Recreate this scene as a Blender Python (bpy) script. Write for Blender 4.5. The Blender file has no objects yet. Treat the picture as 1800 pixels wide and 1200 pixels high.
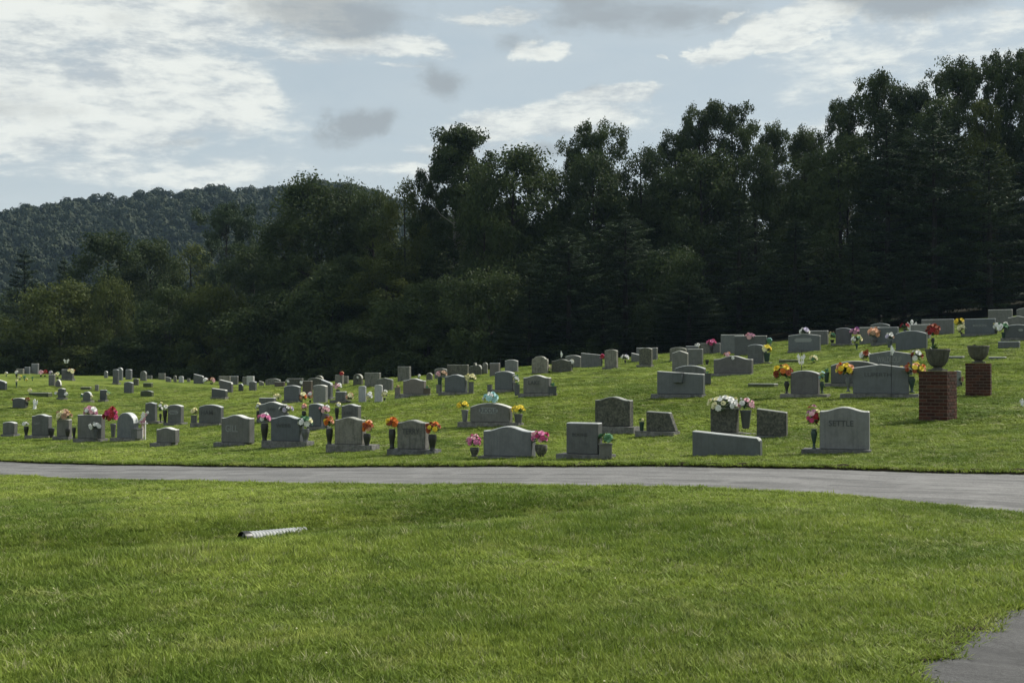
import bpy, bmesh, math, random
import numpy as np
from mathutils import Vector, Matrix
R = math.radians
rng = np.random.default_rng(7)
random.seed(7)
sc = bpy.context.scene
COL = sc.collection

# ------------------------------------------------------------------ camera
F = 2200.0                      # focal length in pixels of the 1800 px wide photograph
PITCH = math.atan(40 / F)
cam = bpy.data.cameras.new('camera'); cam.lens = 36 * F / 1800; cam.sensor_width = 36
cam.clip_start = 0.1; cam.clip_end = 6000
camo = bpy.data.objects.new('camera', cam); COL.objects.link(camo)
camo.rotation_euler = (math.pi / 2 + PITCH, 0, 0)
sc.camera = camo
sc.view_settings.view_transform = 'Standard'; sc.view_settings.look = 'None'
sc.view_settings.gamma = 1; sc.view_settings.use_curve_mapping = False
sc.view_settings.exposure = 0.4
HAZE = .00011
SUN_EL, SUN_AZ = R(47), R(60)   # azimuth clockwise from +Y
def raydir(px, py):
    a = (px - 900) / F; b = -(py - 600) / F
    c, s = math.cos(PITCH), math.sin(PITCH)
    return np.array([a, c - b * s, s + b * c])

# ------------------------------------------------------------------ sun
sun = bpy.data.lights.new('sun', 'SUN'); sun.energy = 3.6; sun.angle = R(4); sun.color = (1, .95, .87)
suno = bpy.data.objects.new('sun', sun); COL.objects.link(suno)
sd = Vector((math.sin(SUN_AZ) * math.cos(SUN_EL), math.cos(SUN_AZ) * math.cos(SUN_EL), math.sin(SUN_EL)))
suno.rotation_euler = sd.to_track_quat('Z', 'Y').to_euler()

# ------------------------------------------------------------------ node helper
class NT:
    def __init__(s, tree): s.t = tree; s.n = tree.nodes; s.l = tree.links
    def node(s, typ, **kw):
        n = s.n.new(typ)
        for k, v in kw.items(): setattr(n, k, v)
        return n
    def put(s, sock, v):
        if isinstance(v, bpy.types.NodeSocket): s.l.new(v, sock)
        elif v is not None: sock.default_value = v
    def m(s, op, a, b=None, c=None, clamp=False):
        n = s.node('ShaderNodeMath', operation=op, use_clamp=clamp)
        for i, v in enumerate((a, b, c)):
            if v is not None: s.put(n.inputs[i], v)
        return n.outputs[0]
    def mix(s, f, a, b, mode='MIX'):
        n = s.node('ShaderNodeMix', data_type='RGBA', blend_type=mode)
        s.put(n.inputs[0], f)
        s.put(n.inputs[6], a if isinstance(a, bpy.types.NodeSocket) else (*a, 1)[:4])
        s.put(n.inputs[7], b if isinstance(b, bpy.types.NodeSocket) else (*b, 1)[:4])
        return n.outputs[2]
    def ss(s, x, lo, hi):
        n = s.node('ShaderNodeMapRange', interpolation_type='SMOOTHSTEP')
        s.put(n.inputs[0], x); n.inputs[1].default_value = lo; n.inputs[2].default_value = hi
        return n.outputs[0]
    def noise(s, vec, scale, detail=4, rough=.55, dist=0, sc3=None):
        if sc3:
            mp = s.node('ShaderNodeVectorMath', operation='MULTIPLY')
            s.put(mp.inputs[0], vec); mp.inputs[1].default_value = sc3; vec = mp.outputs[0]
        n = s.node('ShaderNodeTexNoise')
        s.put(n.inputs['Vector'], vec); n.inputs['Scale'].default_value = scale
        n.inputs['Detail'].default_value = detail; n.inputs['Roughness'].default_value = rough
        n.inputs['Distortion'].default_value = dist
        return n.outputs['Fac']

# ------------------------------------------------------------------ world: sky with clouds
w = bpy.data.worlds.new('World'); sc.world = w; w.use_nodes = True
w.node_tree.nodes.clear()
W = NT(w.node_tree)
sky = W.node('ShaderNodeTexSky'); sky.sky_type = 'NISHITA'; sky.sun_disc = False
sky.sun_elevation = SUN_EL; sky.sun_rotation = SUN_AZ; sky.dust_density = 2.5; sky.altitude = 600
tc = W.node('ShaderNodeTexCoord'); d = tc.outputs['Generated']
sx = W.node('ShaderNodeSeparateXYZ'); W.l.new(d, sx.inputs[0])
x, y, z = sx.outputs
uu = W.m('ARCTAN2', x, y); vv = W.m('ARCSINE', z)
# gentle domain warp so that cloud edges are ragged
wn = W.node('ShaderNodeTexNoise'); W.l.new(d, wn.inputs['Vector']); wn.inputs['Scale'].default_value = 14
wn.inputs['Detail'].default_value = 6; wn.inputs['Roughness'].default_value = .62
ws = W.node('ShaderNodeSeparateColor'); W.l.new(wn.outputs['Color'], ws.inputs[0])
uw = W.m('ADD', uu, W.m('MULTIPLY', W.m('SUBTRACT', ws.outputs[0], .5), .11))
vw = W.m('ADD', vv, W.m('MULTIPLY', W.m('SUBTRACT', ws.outputs[1], .5), .034))
def blob(px, py, rx, ry, amp, rot=0, soft=False):
    u0 = math.atan((px - 900) / F); v0 = math.atan((640 - py) / F)
    du = W.m('SUBTRACT', uw, u0); dv = W.m('SUBTRACT', vw, v0)
    c, s = math.cos(R(rot)), math.sin(R(rot))
    a = W.m('MULTIPLY_ADD', du, c * F / rx, W.m('MULTIPLY', dv, s * F / rx))
    b = W.m('MULTIPLY_ADD', du, -s * F / ry, W.m('MULTIPLY', dv, c * F / ry))
    r2 = W.m('MULTIPLY_ADD', a, a, W.m('MULTIPLY', b, b))
    return W.m('MULTIPLY', W.m('EXPONENT', W.m('MULTIPLY', r2 if soft else W.m('MULTIPLY', r2, r2), -1.0)), amp)
def total(lst, soft=False):
    t = None
    for bl in lst:
        o = blob(*bl, soft=soft); t = o if t is None else W.m('MAXIMUM', t, o)
    return t
whites = [(170, 60, 420, 130, .95), (110, 200, 400, 130, .95), (330, 190, 210, 62, .9), (200, 300, 330, 55, .62),
          (690, 78, 170, 26, 1.0), (545, 105, 110, 26, .8), (860, 24, 110, 15, .8), (1080, 168, 120, 20, 1.0, 4), (960, 215, 210, 38, .95, 6),
          (830, 262, 160, 34, .8), (760, 300, 130, 25, .75), (955, 78, 45, 17, .75), (1330, 76, 130, 26, 1.0, 14), (1232, 97, 36, 9, .9),
          (1385, 92, 52, 11, .8, 12), (1440, 40, 130, 30, .9, 10), (1300, 32, 32, 7, .7, 8), (1170, 102, 13, 5, .8), (1760, 12, 90, 14, .7),
          (1400, 290, 260, 90, .42), (1640, 130, 330, 110, .5), (700, 118, 50, 6, .7), (640, 300, 160, 16, .45)]
grays = [(612, 226, 60, 24, 1.0, 14), (590, 30, 130, 42, .95), (775, 132, 58, 26, .85), (1080, 18, 250, 32, .8), (1600, 0, 150, 40, 1.25), (1240, -10, 90, 20, .6),
         (340, 266, 80, 11, .6, 6), (970, 270, 40, 17, .7), (905, 60, 50, 26, .6), (230, 52, 70, 34, .4), (1045, 160, 20, 22, .55), (50, 210, 60, 40, .4)]
wm = total(whites); gm = total([(a, b, c * 1.25, d * 1.25, e * 1.15, *f) for a, b, c, d, e, *f in grays], True)
n1 = W.noise(d, 9, 9, .62, .5, (1, 1, 3.2))
n2 = W.noise(d, 3.2, 8, .6, .4, (1, 1, 2.4))
n4 = W.noise(d, 34, 10, .68, .1, (1, 1, 3.6))
n3 = W.noise(d, 22, 8, .6, .15, (1, 1, 2.6))
# outside the part that the photograph shows the same broken cover goes on
inside = W.ss(W.m('MAXIMUM', W.m('ABSOLUTE', uu), W.m('MULTIPLY', W.m('ABSOLUTE', W.m('SUBTRACT', vv, .14)), 1.9)), .40, .62)
gen = W.m('MULTIPLY', W.m('MULTIPLY', W.ss(n2, .42, .62), .9), inside)
cov = W.m('MAXIMUM', wm, gen)
wmask = W.ss(W.m('ADD', cov, W.m('MULTIPLY', W.m('SUBTRACT', W.m('MULTIPLY_ADD', n4, .35, W.m('MULTIPLY', n1, .65)), .5), 2.4)), .30, .86)
gmask = W.ss(W.m('ADD', W.m('MAXIMUM', gm, W.m('MULTIPLY', W.ss(n2, .62, .8), inside)), W.m('MULTIPLY', W.m('SUBTRACT', W.m('MULTIPLY_ADD', n1, .6, W.m('MULTIPLY', n3, .4)), .5), 2.2)), .30, 1.05)
veil = W.m('ADD', .50, W.m('MULTIPLY', W.ss(vv, .22, .0), .40))
base = W.mix(.62, W.mix(1.0, sky.outputs[0], (1.0, .95, .88), 'MULTIPLY'), (3.2, 3.95, 4.35))
base = W.mix(W.m('MULTIPLY', veil, W.m('ADD', .45, n1)), base, (4.85, 5.3, 5.4))
cw = W.mix(W.ss(W.m('MULTIPLY_ADD', n1, .4, W.m('MULTIPLY_ADD', n3, .25, W.m('MULTIPLY', n4, .35))), .40, .57), (3.9, 4.3, 4.55), (6.7, 6.9, 6.5))
col = W.mix(W.m('MULTIPLY', wmask, .95), base, cw)
col = W.mix(W.m('MULTIPLY', gmask, .7), col, (2.5, 2.72, 2.85))
bg = W.node('ShaderNodeBackground'); W.put(bg.inputs[0], col); bg.inputs[1].default_value = .1
wo = W.node('ShaderNodeOutputWorld'); W.l.new(bg.outputs[0], wo.inputs[0])
w.cycles.sampling_method = 'MANUAL'; w.cycles.sample_map_resolution = 512

# ------------------------------------------------------------------ terrain
CP = [(900,1200,6.4),(0,1200,6.6),(1800,1200,6.3),(450,1000,10.3),(1300,1000,9.8),(100,950,12.6),(900,930,12.6),
 (0,838,25.5),(450,851,20.5),(900,855,17.4),(1400,868,15.3),(1800,905,13.6),(0,812,29.5),(450,822,25),(900,823,21.5),(1400,827,19.4),(1800,836,18.2),
 (1480,797,22.6),(1275,801,22.6),(1025,804,23.6),(900,806,24.3),(720,798,27),(615,791,29.5),(500,785,32),(405,783,34),(290,784,35.5),(150,774,40),(60,771,42),
 (1075,760,31),(1355,768,27),(1155,766,29.5),(860,750,33),(365,748,45),(1645,741,27),(1722,697,35.5),(1560,697,33.5),(1415,697,36),(1195,698,38),(940,696,42),
 (800,693,46),(725,695,49),(512,706,54),(560,707,54),(650,706,54),(1290,659,50),(1325,638,58),(1415,618,62),(1600,613,56),(1720,589,64),(1480,606,66),(1785,612,50),
 (1073,648,66),(950,655,66),(1145,644,66),(1290,621,70),(710,668,74),(870,657,70),(600,677,80),(440,686,76),(385,698,68),(223,690,78),(180,705,66),(35,716,62),
 (105,700,68),(205,674,92),(60,656,110),(350,674,94),
 (0,657,116),(300,666,110),(560,672,100),(800,655,92),(1000,637,88),(1150,625,84),(1350,600,82),(1500,588,84),(1650,572,84),(1800,560,85)]
pts = []
for px, py, Y in CP:
    r = raydir(px, py); pts.append(r * (Y / r[1]))
pts += [np.array(p, float) for p in [(0,0,-1.62),(-6,0,-1.7),(6,0,-1.55),(0,-12,-1.7),(-20,5,-1.9),(20,5,-1.2),(-28,22,-2.5),(22,20,-1.0),(-50,60,-3.5),(45,60,2.5),
    (-50,125,-3.5),(-25,140,-3.5),(0,125,-1.5),(20,120,2.0),(45,115,6.5),(-70,160,-6),(-20,180,-5),(30,170,2),(80,150,8),(0,200,-4),(-80,100,-4)]]
P = np.array(pts)
def _k(r2): return np.where(r2 > 1e-9, .5 * r2 * np.log(np.maximum(r2, 1e-9)), 0)
def warp(Y): return 26 * np.log1p(np.maximum(Y, -20) / 26)      # denser detail near the camera
def wx(X, Y): return X / (1 + np.maximum(Y, 0) / 60)
A_ = np.c_[wx(P[:, 0], P[:, 1]), warp(P[:, 1])]
n_ = len(P)
K = _k(((A_[:, None] - A_[None]) ** 2).sum(-1)) + np.eye(n_) * 12.0
Q = np.c_[np.ones(n_), A_]
M = np.block([[K, Q], [Q.T, np.zeros((3, 3))]])
sol = np.linalg.solve(M, np.r_[P[:, 2], 0, 0, 0])
def seg_dist(X, Y, a, b):
    ax, ay = a; bx, by = b
    t = np.clip(((X - ax) * (bx - ax) + (Y - ay) * (by - ay)) / ((bx - ax) ** 2 + (by - ay) ** 2), 0, 1)
    return np.hypot(X - ax - t * (bx - ax), Y - ay - t * (by - ay))
def sstep(x, a, b):
    t = np.clip((x - a) / (b - a), 0, 1); return t * t * (3 - 2 * t)
def terr(X, Y):
    X = np.asarray(X, float); Y = np.asarray(Y, float)
    Xc = np.clip(X, -85, 85); Yc = np.clip(Y, -12, 190)
    a = wx(Xc, Yc); b = warp(Yc); sh = a.shape; a = a.ravel(); b = b.ravel()
    out = np.empty(a.size)
    for i in range(0, a.size, 20000):
        r2 = (a[i:i+20000, None] - A_[None, :, 0]) ** 2 + (b[i:i+20000, None] - A_[None, :, 1]) ** 2
        out[i:i+20000] = _k(r2) @ sol[:n_] + sol[n_] + sol[n_+1] * a[i:i+20000] + sol[n_+2] * b[i:i+20000]
    z = out.reshape(sh)
    # swale with the drain pipe, and the slight unevenness of a mown lawn
    z = z - .15 * np.exp(-(seg_dist(X, Y, (-9, 10.6), (0.5, 14.6)) / .85) ** 2)
    z = z - .07 * np.exp(-(seg_dist(X, Y, (-3.6, 11.5), (-2.35, 12.75)) / .22) ** 2)
    amp = sstep(Y, 30, 60)
    z = z + (.006 + .030 * amp) * (np.sin(X * .9 + Y * .55) + np.sin(X * -.43 + Y * 1.05 + 1.7) + .7 * np.sin(X * 1.7 - Y * 1.35 + .4))
    far = sstep(np.hypot(X, Y), 170, 320)
    return z * (1 - far) + (-5.0) * far
def hit(px, py, far=400):
    r = raydir(px, py)
    t = np.concatenate([np.arange(2, 60, .1), np.arange(60, far, .4)])
    f = r[2] * t - terr(r[0] * t, r[1] * t)
    k = np.where(f < 0)[0]
    if len(k) == 0: return None
    k = k[0]; a, b = t[max(k-1, 0)], t[k]
    for _ in range(18):
        m = (a + b) / 2
        if r[2] * m - float(terr(r[0] * m, r[1] * m)) < 0: b = m
        else: a = m
    return r * b
def at(px, py, Y):
    r = raydir(px, py); return r * (Y / r[1])

# ------------------------------------------------------------------ object helpers
def tag(o, label=None, cat=None, group=None, kind=None):
    if label: o['label'] = label
    if cat: o['category'] = cat
    if group: o['group'] = group
    if kind: o['kind'] = kind
    return o
def empty(name, loc, rz=0, **kw):
    o = bpy.data.objects.new(name, None); COL.objects.link(o); o.location = loc; o.rotation_euler = (0, 0, rz)
    o.empty_display_size = .1
    return tag(o, **kw)
def link(name, me, parent=None, loc=None, rot=None, scale=None, mats=None):
    o = bpy.data.objects.new(name, me); COL.objects.link(o)
    if parent: o.parent = parent
    if loc is not None: o.location = loc
    if rot is not None: o.rotation_euler = rot
    if scale is not None: o.scale = scale
    return o
def mesh_np(name, V, Fc, mats=(), smooth=False, midx=None):
    """V (n,3), Fc (m,k) all faces with k corners"""
    V = np.asarray(V, np.float32); Fc = np.asarray(Fc, np.int32)
    me = bpy.data.meshes.new(name)
    me.vertices.add(len(V)); me.vertices.foreach_set('co', V.ravel())
    k = Fc.shape[1]
    me.loops.add(Fc.size); me.loops.foreach_set('vertex_index', Fc.ravel())
    me.polygons.add(len(Fc)); me.polygons.foreach_set('loop_start', np.arange(0, Fc.size, k, dtype=np.int32))
    me.polygons.foreach_set('loop_total', np.full(len(Fc), k, np.int32))
    if smooth: me.polygons.foreach_set('use_smooth', np.ones(len(Fc), bool))
    if midx is not None: me.polygons.foreach_set('material_index', midx.astype(np.int32))
    for m in mats: me.materials.append(m)
    me.update(calc_edges=True)
    return me
def bm_mesh(name, bm, *mats, smooth=False):
    me = bpy.data.meshes.new(name); bm.normal_update(); bm.to_mesh(me); bm.free()
    for m in mats: me.materials.append(m)
    if smooth: me.polygons.foreach_set('use_smooth', [True] * len(me.polygons))
    return me
def add_box(bm, c, s, rz=0, mi=0):
    M_ = Matrix.Translation(c) @ Matrix.Rotation(rz, 4, 'Z') @ Matrix.Diagonal((*s, 1))
    r = bmesh.ops.create_cube(bm, size=1, matrix=M_)
    for v in r['verts']:
        for f in v.link_faces: f.material_index = mi
def lathe(bm, prof, n=16, c=(0, 0, 0), flute=0, nf=12, mi=0):
    rings = []
    for r, z in prof:
        rings.append([bm.verts.new((c[0] + r * (1 + flute * math.cos(nf * 2 * math.pi * i / n)) * math.cos(2 * math.pi * i / n),
                                    c[1] + r * (1 + flute * math.cos(nf * 2 * math.pi * i / n)) * math.sin(2 * math.pi * i / n), c[2] + z)) for i in range(n)])
    for a, b in zip(rings, rings[1:]):
        for i in range(n):
            f = bm.faces.new((a[i], a[(i+1) % n], b[(i+1) % n], b[i])); f.smooth = True; f.material_index = mi
    bm.faces.new(rings[0][::-1]); bm.faces.new(rings[-1])
def tube(bm, p, r0, r1=None, n=7, mi=0):
    """tube through points p with radius r0..r1"""
    r1 = r0 if r1 is None else r1
    p = [Vector(q) for q in p]; rings = []
    for i, q in enumerate(p):
        t = (p[min(i+1, len(p)-1)] - p[max(i-1, 0)]).normalized()
        a = t.cross(Vector((0.3, 1, .1)) if abs(t.y) < .9 else Vector((1, 0, 0))).normalized(); b = t.cross(a)
        r = r0 + (r1 - r0) * i / (len(p) - 1)
        rings.append([bm.verts.new(q + (a * math.cos(2*math.pi*k/n) + b * math.sin(2*math.pi*k/n)) * r) for k in range(n)])
    for a, b in zip(rings, rings[1:]):
        for k in range(n):
            f = bm.faces.new((a[k], a[(k+1) % n], b[(k+1) % n], b[k])); f.smooth = True; f.material_index = mi
    bm.faces.new(rings[0]); bm.faces.new(rings[-1][::-1])

# ------------------------------------------------------------------ materials
def newmat(name):
    m = bpy.data.materials.new(name); m.use_nodes = True; n = NT(m.node_tree)
    b = n.n['Principled BSDF']
    return m, n, b
def bump(n, b, h, dist=.02, strength=.6):
    bp = n.node('ShaderNodeBump'); bp.inputs['Strength'].default_value = strength; bp.inputs['Distance'].default_value = dist
    n.put(bp.inputs['Height'], h); n.l.new(bp.outputs[0], b.inputs['Normal'])
def mat_simple(name, col, rough=.6, var=.15, scale=20, spec=.4):
    m, n, b = newmat(name)
    tcn = n.node('ShaderNodeTexCoord').outputs['Object']
    f = n.noise(tcn, scale, 3)
    c = n.mix(f, tuple(v * (1 - var) for v in col), tuple(min(v * (1 + var), .9) for v in col))
    n.put(b.inputs['Base Color'], c); b.inputs['Roughness'].default_value = rough
    b.inputs['Specular IOR Level'].default_value = spec
    return m
def mat_granite(name, col, rough=.4, mottle=.2, streak=.1, lichen=0., lcol=(.16, .16, .13)):
    m, n, b = newmat(name)
    g = n.node('ShaderNodeNewGeometry').outputs['Position']
    sp = n.noise(g, 160, 2, .7)
    c = n.mix(n.ss(sp, .35, .65), tuple(v * .78 for v in col), tuple(v * 1.2 for v in col))
    mo = n.noise(g, 5.5, 6, .65, .4)
    c = n.mix(n.m('MULTIPLY', n.ss(mo, .4, .68), mottle * 2), c, tuple(v * .45 for v in col))
    st = n.noise(g, 1, 5, .6, 0, (22, 22, 1.6))
    c = n.mix(n.m('MULTIPLY', n.ss(st, .45, .7), streak * 2), c, tuple(v * .35 for v in col))
    if lichen:
        li = n.noise(g, 17, 8, .75, .6)
        c = n.mix(n.m('MULTIPLY', n.ss(li, .45, .60), lichen), c, lcol)
    oi = n.node('ShaderNodeObjectInfo').outputs['Random']
    c = n.mix(1.0, c, n.mix(oi, (.80, .82, .86), (1.25, 1.20, 1.12)), 'MULTIPLY')
    dirt = n.noise(g, 2.3, 5, .6)
    c = n.mix(n.m('MULTIPLY', n.ss(dirt, .50, .72), .35), c, tuple(v * .6 for v in (col[0] * 1.05, col[1], col[2] * .85)))
    n.put(b.inputs['Base Color'], c)
    b.inputs['Roughness'].default_value = rough; b.inputs['Specular IOR Level'].default_value = .4
    bump(n, b, n.noise(g, 60, 4), .004, .5)
    return m
G = {
 'gray':  mat_granite('gray_granite', (.122, .125, .124), .45, .22, .16),
 'blue':  mat_granite('blue_gray_granite', (.107, .118, .129), .4, .15, .10),
 'light': mat_granite('pale_granite', (.165, .173, .180), .5, .18, .14),
 'dark':  mat_granite('dark_granite', (.068, .074, .080), .35, .12, .05),
 'old':   mat_granite('weathered_granite', (.17, .17, .155), .75, .4, .45, .35, (.26, .25, .20)),
 'moss':  mat_granite('mossy_granite', (.062, .066, .056), .8, .35, .3, .75, (.15, .148, .115)),
 'green': mat_granite('moss_covered_stone', (.075, .09, .045), .9, .3, .1, .5, (.12, .13, .06)),
 'brown': mat_granite('brown_granite', (.085, .068, .058), .5, .15, .08),
 'pinkish': mat_granite('pinkish_gray_granite', (.16, .142, .13), .5, .15, .08),
 'white': mat_granite('white_marble', (.36, .37, .39), .55, .1, .1),
 'mauve': mat_granite('mauve_gray_granite', (.105, .102, .108), .5, .2, .1),
}
ROUGH = mat_granite('lit_sawn_granite_top', (.71, .72, .69), .30, .12, .0, .12)  # sawn stone, paled further so sun and sky glare is painted in
LITTOPD = mat_granite('lit_weathered_granite_top', (.36, .37, .33), .55, .2, .0, .3)  # weathered stone, its top also paled to paint in the light
BASEM = mat_granite('rock_pitch_base', (.205, .203, .195), .85, .45, .1, .6, (.06, .062, .05))
BLACK = mat_simple('dark_bronze', (.022, .022, .02), .4)
DGREEN = mat_simple('dark_green_plastic', (.02, .045, .035), .45)
LETD = mat_simple('dark_letter_paint', (.05, .054, .058), .6)
LETL = mat_simple('pale_letter_cut', (.22, .23, .23), .7)
PANEL = mat_simple('pale_sanded_panel', (.23, .24, .24), .7, .2, 60)
STEM = mat_simple('silk_leaf_green', (.03, .075, .025), .55, .35, 9)
STEMB = mat_simple('silk_leaf_dull', (.03, .04, .025), .6, .35, 9)
WHITEP = mat_simple('white_paint', (.75, .75, .73), .5, .05)
SILVER = mat_simple('silver_vase_metal', (.4, .42, .42), .35, .2)
POLE = mat_simple('dark_iron', (.02, .022, .022), .45)
FC = {'yellow': (.80, .60, .06), 'pink': (.68, .22, .40), 'ltpink': (.72, .44, .48), 'white': (.78, .78, .72), 'red': (.30, .025, .03), 'orange': (.58, .17, .03),
      'peach': (.76, .42, .26), 'purple': (.33, .12, .38), 'turq': (.40, .62, .62), 'cream': (.76, .70, .42), 'mauve': (.50, .25, .34), 'rust': (.30, .07, .03),
      'hotpink': (.50, .07, .18), 'green': (.12, .26, .14), 'lilac': (.55, .5, .62), 'tan': (.45, .30, .20)}
FM = {k: mat_simple('petal_' + k, v, .7, .22, 40, .2) for k, v in FC.items()}

# grass: shared colouring, patchy at several scales
def grass_color(n, pos, bright=1.0):
    a = n.noise(pos, .35, 4, .6); b_ = n.noise(pos, 1.7, 4, .6, .5); c_ = n.noise(pos, .09, 3, .5)
    g1 = tuple(v * bright for v in (.080, .118, .018)); g2 = tuple(v * bright for v in (.205, .244, .046)); g3 = tuple(v * bright for v in (.31, .32, .10))
    c = n.mix(n.ss(a, .35, .65), g1, g2)
    c = n.mix(n.m('MULTIPLY', n.ss(b_, .50, .72), .5), c, g3)
    e_ = n.noise(pos, 1, 4, .6, .4, (.8, 2.1, 1))
    c = n.mix(n.m('MULTIPLY', n.ss(e_, .50, .70), .42), c, g1)
    f_ = n.noise(pos, 7, 3, .6)
    c = n.mix(n.m('MULTIPLY', n.ss(f_, .50, .66), .5), c, g1)
    c = n.mix(n.m('MULTIPLY', n.ss(c_, .4, .7), .35), c, tuple(v * bright for v in (.13, .19, .022)))
    return c
def mat_ground():
    m, n, b = newmat('lawn')
    pos = n.node('ShaderNodeNewGeometry').outputs['Position']
    c = grass_color(n, pos, 1.1)
    fine = n.noise(pos, 34, 5, .7); streak = n.noise(pos, 1.0, 5, .62, .3, (1.1, 3.4, 1))
    c = n.mix(n.m('MULTIPLY', n.ss(streak, .46, .68), .32), c, (.10, .14, .012))
    c = n.mix(n.m('MULTIPLY', n.ss(fine, .35, .7), .55), c, (.060, .088, .008))
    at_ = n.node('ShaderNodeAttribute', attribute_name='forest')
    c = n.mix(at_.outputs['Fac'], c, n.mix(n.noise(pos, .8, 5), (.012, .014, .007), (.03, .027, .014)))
    at2 = n.node('ShaderNodeAttribute', attribute_name='near')
    c = n.mix(at2.outputs['Fac'], c, n.mix(n.noise(pos, 30, 4), (.035, .052, .008), (.075, .105, .012)))
    n.put(b.inputs['Base Color'], c); b.inputs['Roughness'].default_value = .95; b.inputs['Specular IOR Level'].default_value = .1
    bump(n, b, n.m('ADD', n.noise(pos, 20, 5, .7), n.m('MULTIPLY', n.noise(pos, 3, 3), 2.5)), .05, .8)
    return m
def mat_blade():
    m, n, b = newmat('grass_blade')
    pos = n.node('ShaderNodeNewGeometry').outputs['Position']
    oi = n.node('ShaderNodeObjectInfo').outputs['Random']
    c = grass_color(n, pos, 1.8)
    c = n.mix(n.m('MULTIPLY', n.ss(oi, .3, 1), .5), c, (.11, .18, .02))
    c = n.mix(n.m('MULTIPLY', n.ss(oi, .36, .05), .7), c, (.045, .072, .014))
    c = n.mix(n.ss(oi, .92, .96), c, (.36, .37, .17))
    n.put(b.inputs['Base Color'], c); b.inputs['Roughness'].default_value = .6; b.inputs['Specular IOR Level'].default_value = .12
    tr = n.node('ShaderNodeBsdfTranslucent'); n.put(tr.inputs[0], c)
    mx = n.node('ShaderNodeMixShader'); mx.inputs[0].default_value = .3
    n.l.new(b.outputs[0], mx.inputs[1]); n.l.new(tr.outputs[0], mx.inputs[2])
    n.l.new(mx.outputs[0], n.n['Material Output'].inputs[0])
    return m
GROUNDM = mat_ground(); BLADE = mat_blade()
def mat_leaf(name, c1, c2, trans=.3, scale=.42):
    m, n, b = newmat(name)
    pos = n.node('ShaderNodeNewGeometry').outputs['Position']
    f = n.noise(pos, scale, 4, .65); oi = n.node('ShaderNodeObjectInfo').outputs['Random']
    f = n.m('ADD', n.m('MULTIPLY', n.ss(f, .3, .7), .7), n.m('MULTIPLY', oi, .3))
    c = n.mix(f, c1, c2)
    n.put(b.inputs['Base Color'], c); b.inputs['Roughness'].default_value = .65; b.inputs['Specular IOR Level'].default_value = .15
    tr = n.node('ShaderNodeBsdfTranslucent'); n.put(tr.inputs[0], c)
    mx = n.node('ShaderNodeMixShader'); mx.inputs[0].default_value = trans
    n.l.new(b.outputs[0], mx.inputs[1]); n.l.new(tr.outputs[0], mx.inputs[2])
    n.l.new(mx.outputs[0], n.n['Material Output'].inputs[0])
    return m
LEAF = mat_leaf('dark_leaf', (.022, .037, .015), (.072, .098, .032))
LEAFY = mat_leaf('olive_leaf', (.046, .062, .016), (.092, .112, .028))
NEEDLE = mat_leaf('pine_needle', (.022, .038, .021), (.070, .100, .048), .15)
FARLEAF = mat_leaf('far_leaf', (.022, .033, .016), (.040, .053, .022), .1, .11)
BARK = mat_simple('bark', (.022, .019, .016), .9, .4, 6)
BARKP = mat_simple('pale_bark', (.20, .19, .17), .9, .4, 3)
def mat_asphalt(name, col, along=None):
    m, n, b = newmat(name)
    pos = n.node('ShaderNodeNewGeometry').outputs['Position']
    f = n.m('MULTIPLY_ADD', n.noise(pos, 170, 3, .8), .5, n.m('MULTIPLY', n.noise(pos, 45, 3, .8), .5))
    c = n.mix(n.ss(f, .36, .64), tuple(v * .4 for v in col), tuple(v * 1.75 for v in col))
    rot = n.node('ShaderNodeMapping'); rot.inputs['Rotation'].default_value = (0, 0, R(31)); n.l.new(pos, rot.inputs[0])
    s1 = n.noise(rot.outputs[0], 1, 6, .62, .4, (.28, 3.4, 1))
    c = n.mix(n.m('MULTIPLY', n.ss(s1, .46, .60), .68), c, tuple(v * .42 for v in col))
    s2 = n.noise(pos, 1.4, 6, .7)
    c = n.mix(n.m('MULTIPLY', n.ss(s2, .48, .64), .6), c, tuple(v * 1.5 for v in col))
    n.put(b.inputs['Base Color'], c); b.inputs['Roughness'].default_value = .8
    bump(n, b, f, .006, .8)
    return m
ASPH = mat_asphalt('worn_asphalt', (.138, .135, .129)); ASPHD = mat_asphalt('driveway_asphalt', (.056, .055, .053))
SOIL = mat_simple('bare_soil', (.035, .027, .018), .95, .5, 25, .1)

# ------------------------------------------------------------------ ground
def axis(lo, hi, step, far, g=1.18):
    a = list(np.arange(lo, hi + 1e-6, step)); s = step
    while a[-1] < far: s *= g; a.append(a[-1] + s)
    s = step; pre = []
    v = lo
    while v > -far: s *= g; v -= s; pre.append(v)
    return np.array(pre[::-1] + a)
gx = axis(-52, 52, .45, 2300); gy0 = axis(2, 125, .36, 1800)
GX, GY = np.meshgrid(gx, gy0)
GZ = terr(GX, GY)
nx, ny = len(gx), len(gy0)
idx = np.arange(nx * ny).reshape(ny, nx)
Fq = np.stack([idx[:-1, :-1], idx[:-1, 1:], idx[1:, 1:], idx[1:, :-1]], -1).reshape(-1, 4)
GROUND_ARGS = 1
gme = mesh_np('ground', np.stack([GX, GY, GZ], -1).reshape(-1, 3), Fq, [GROUNDM], smooth=True)
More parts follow.
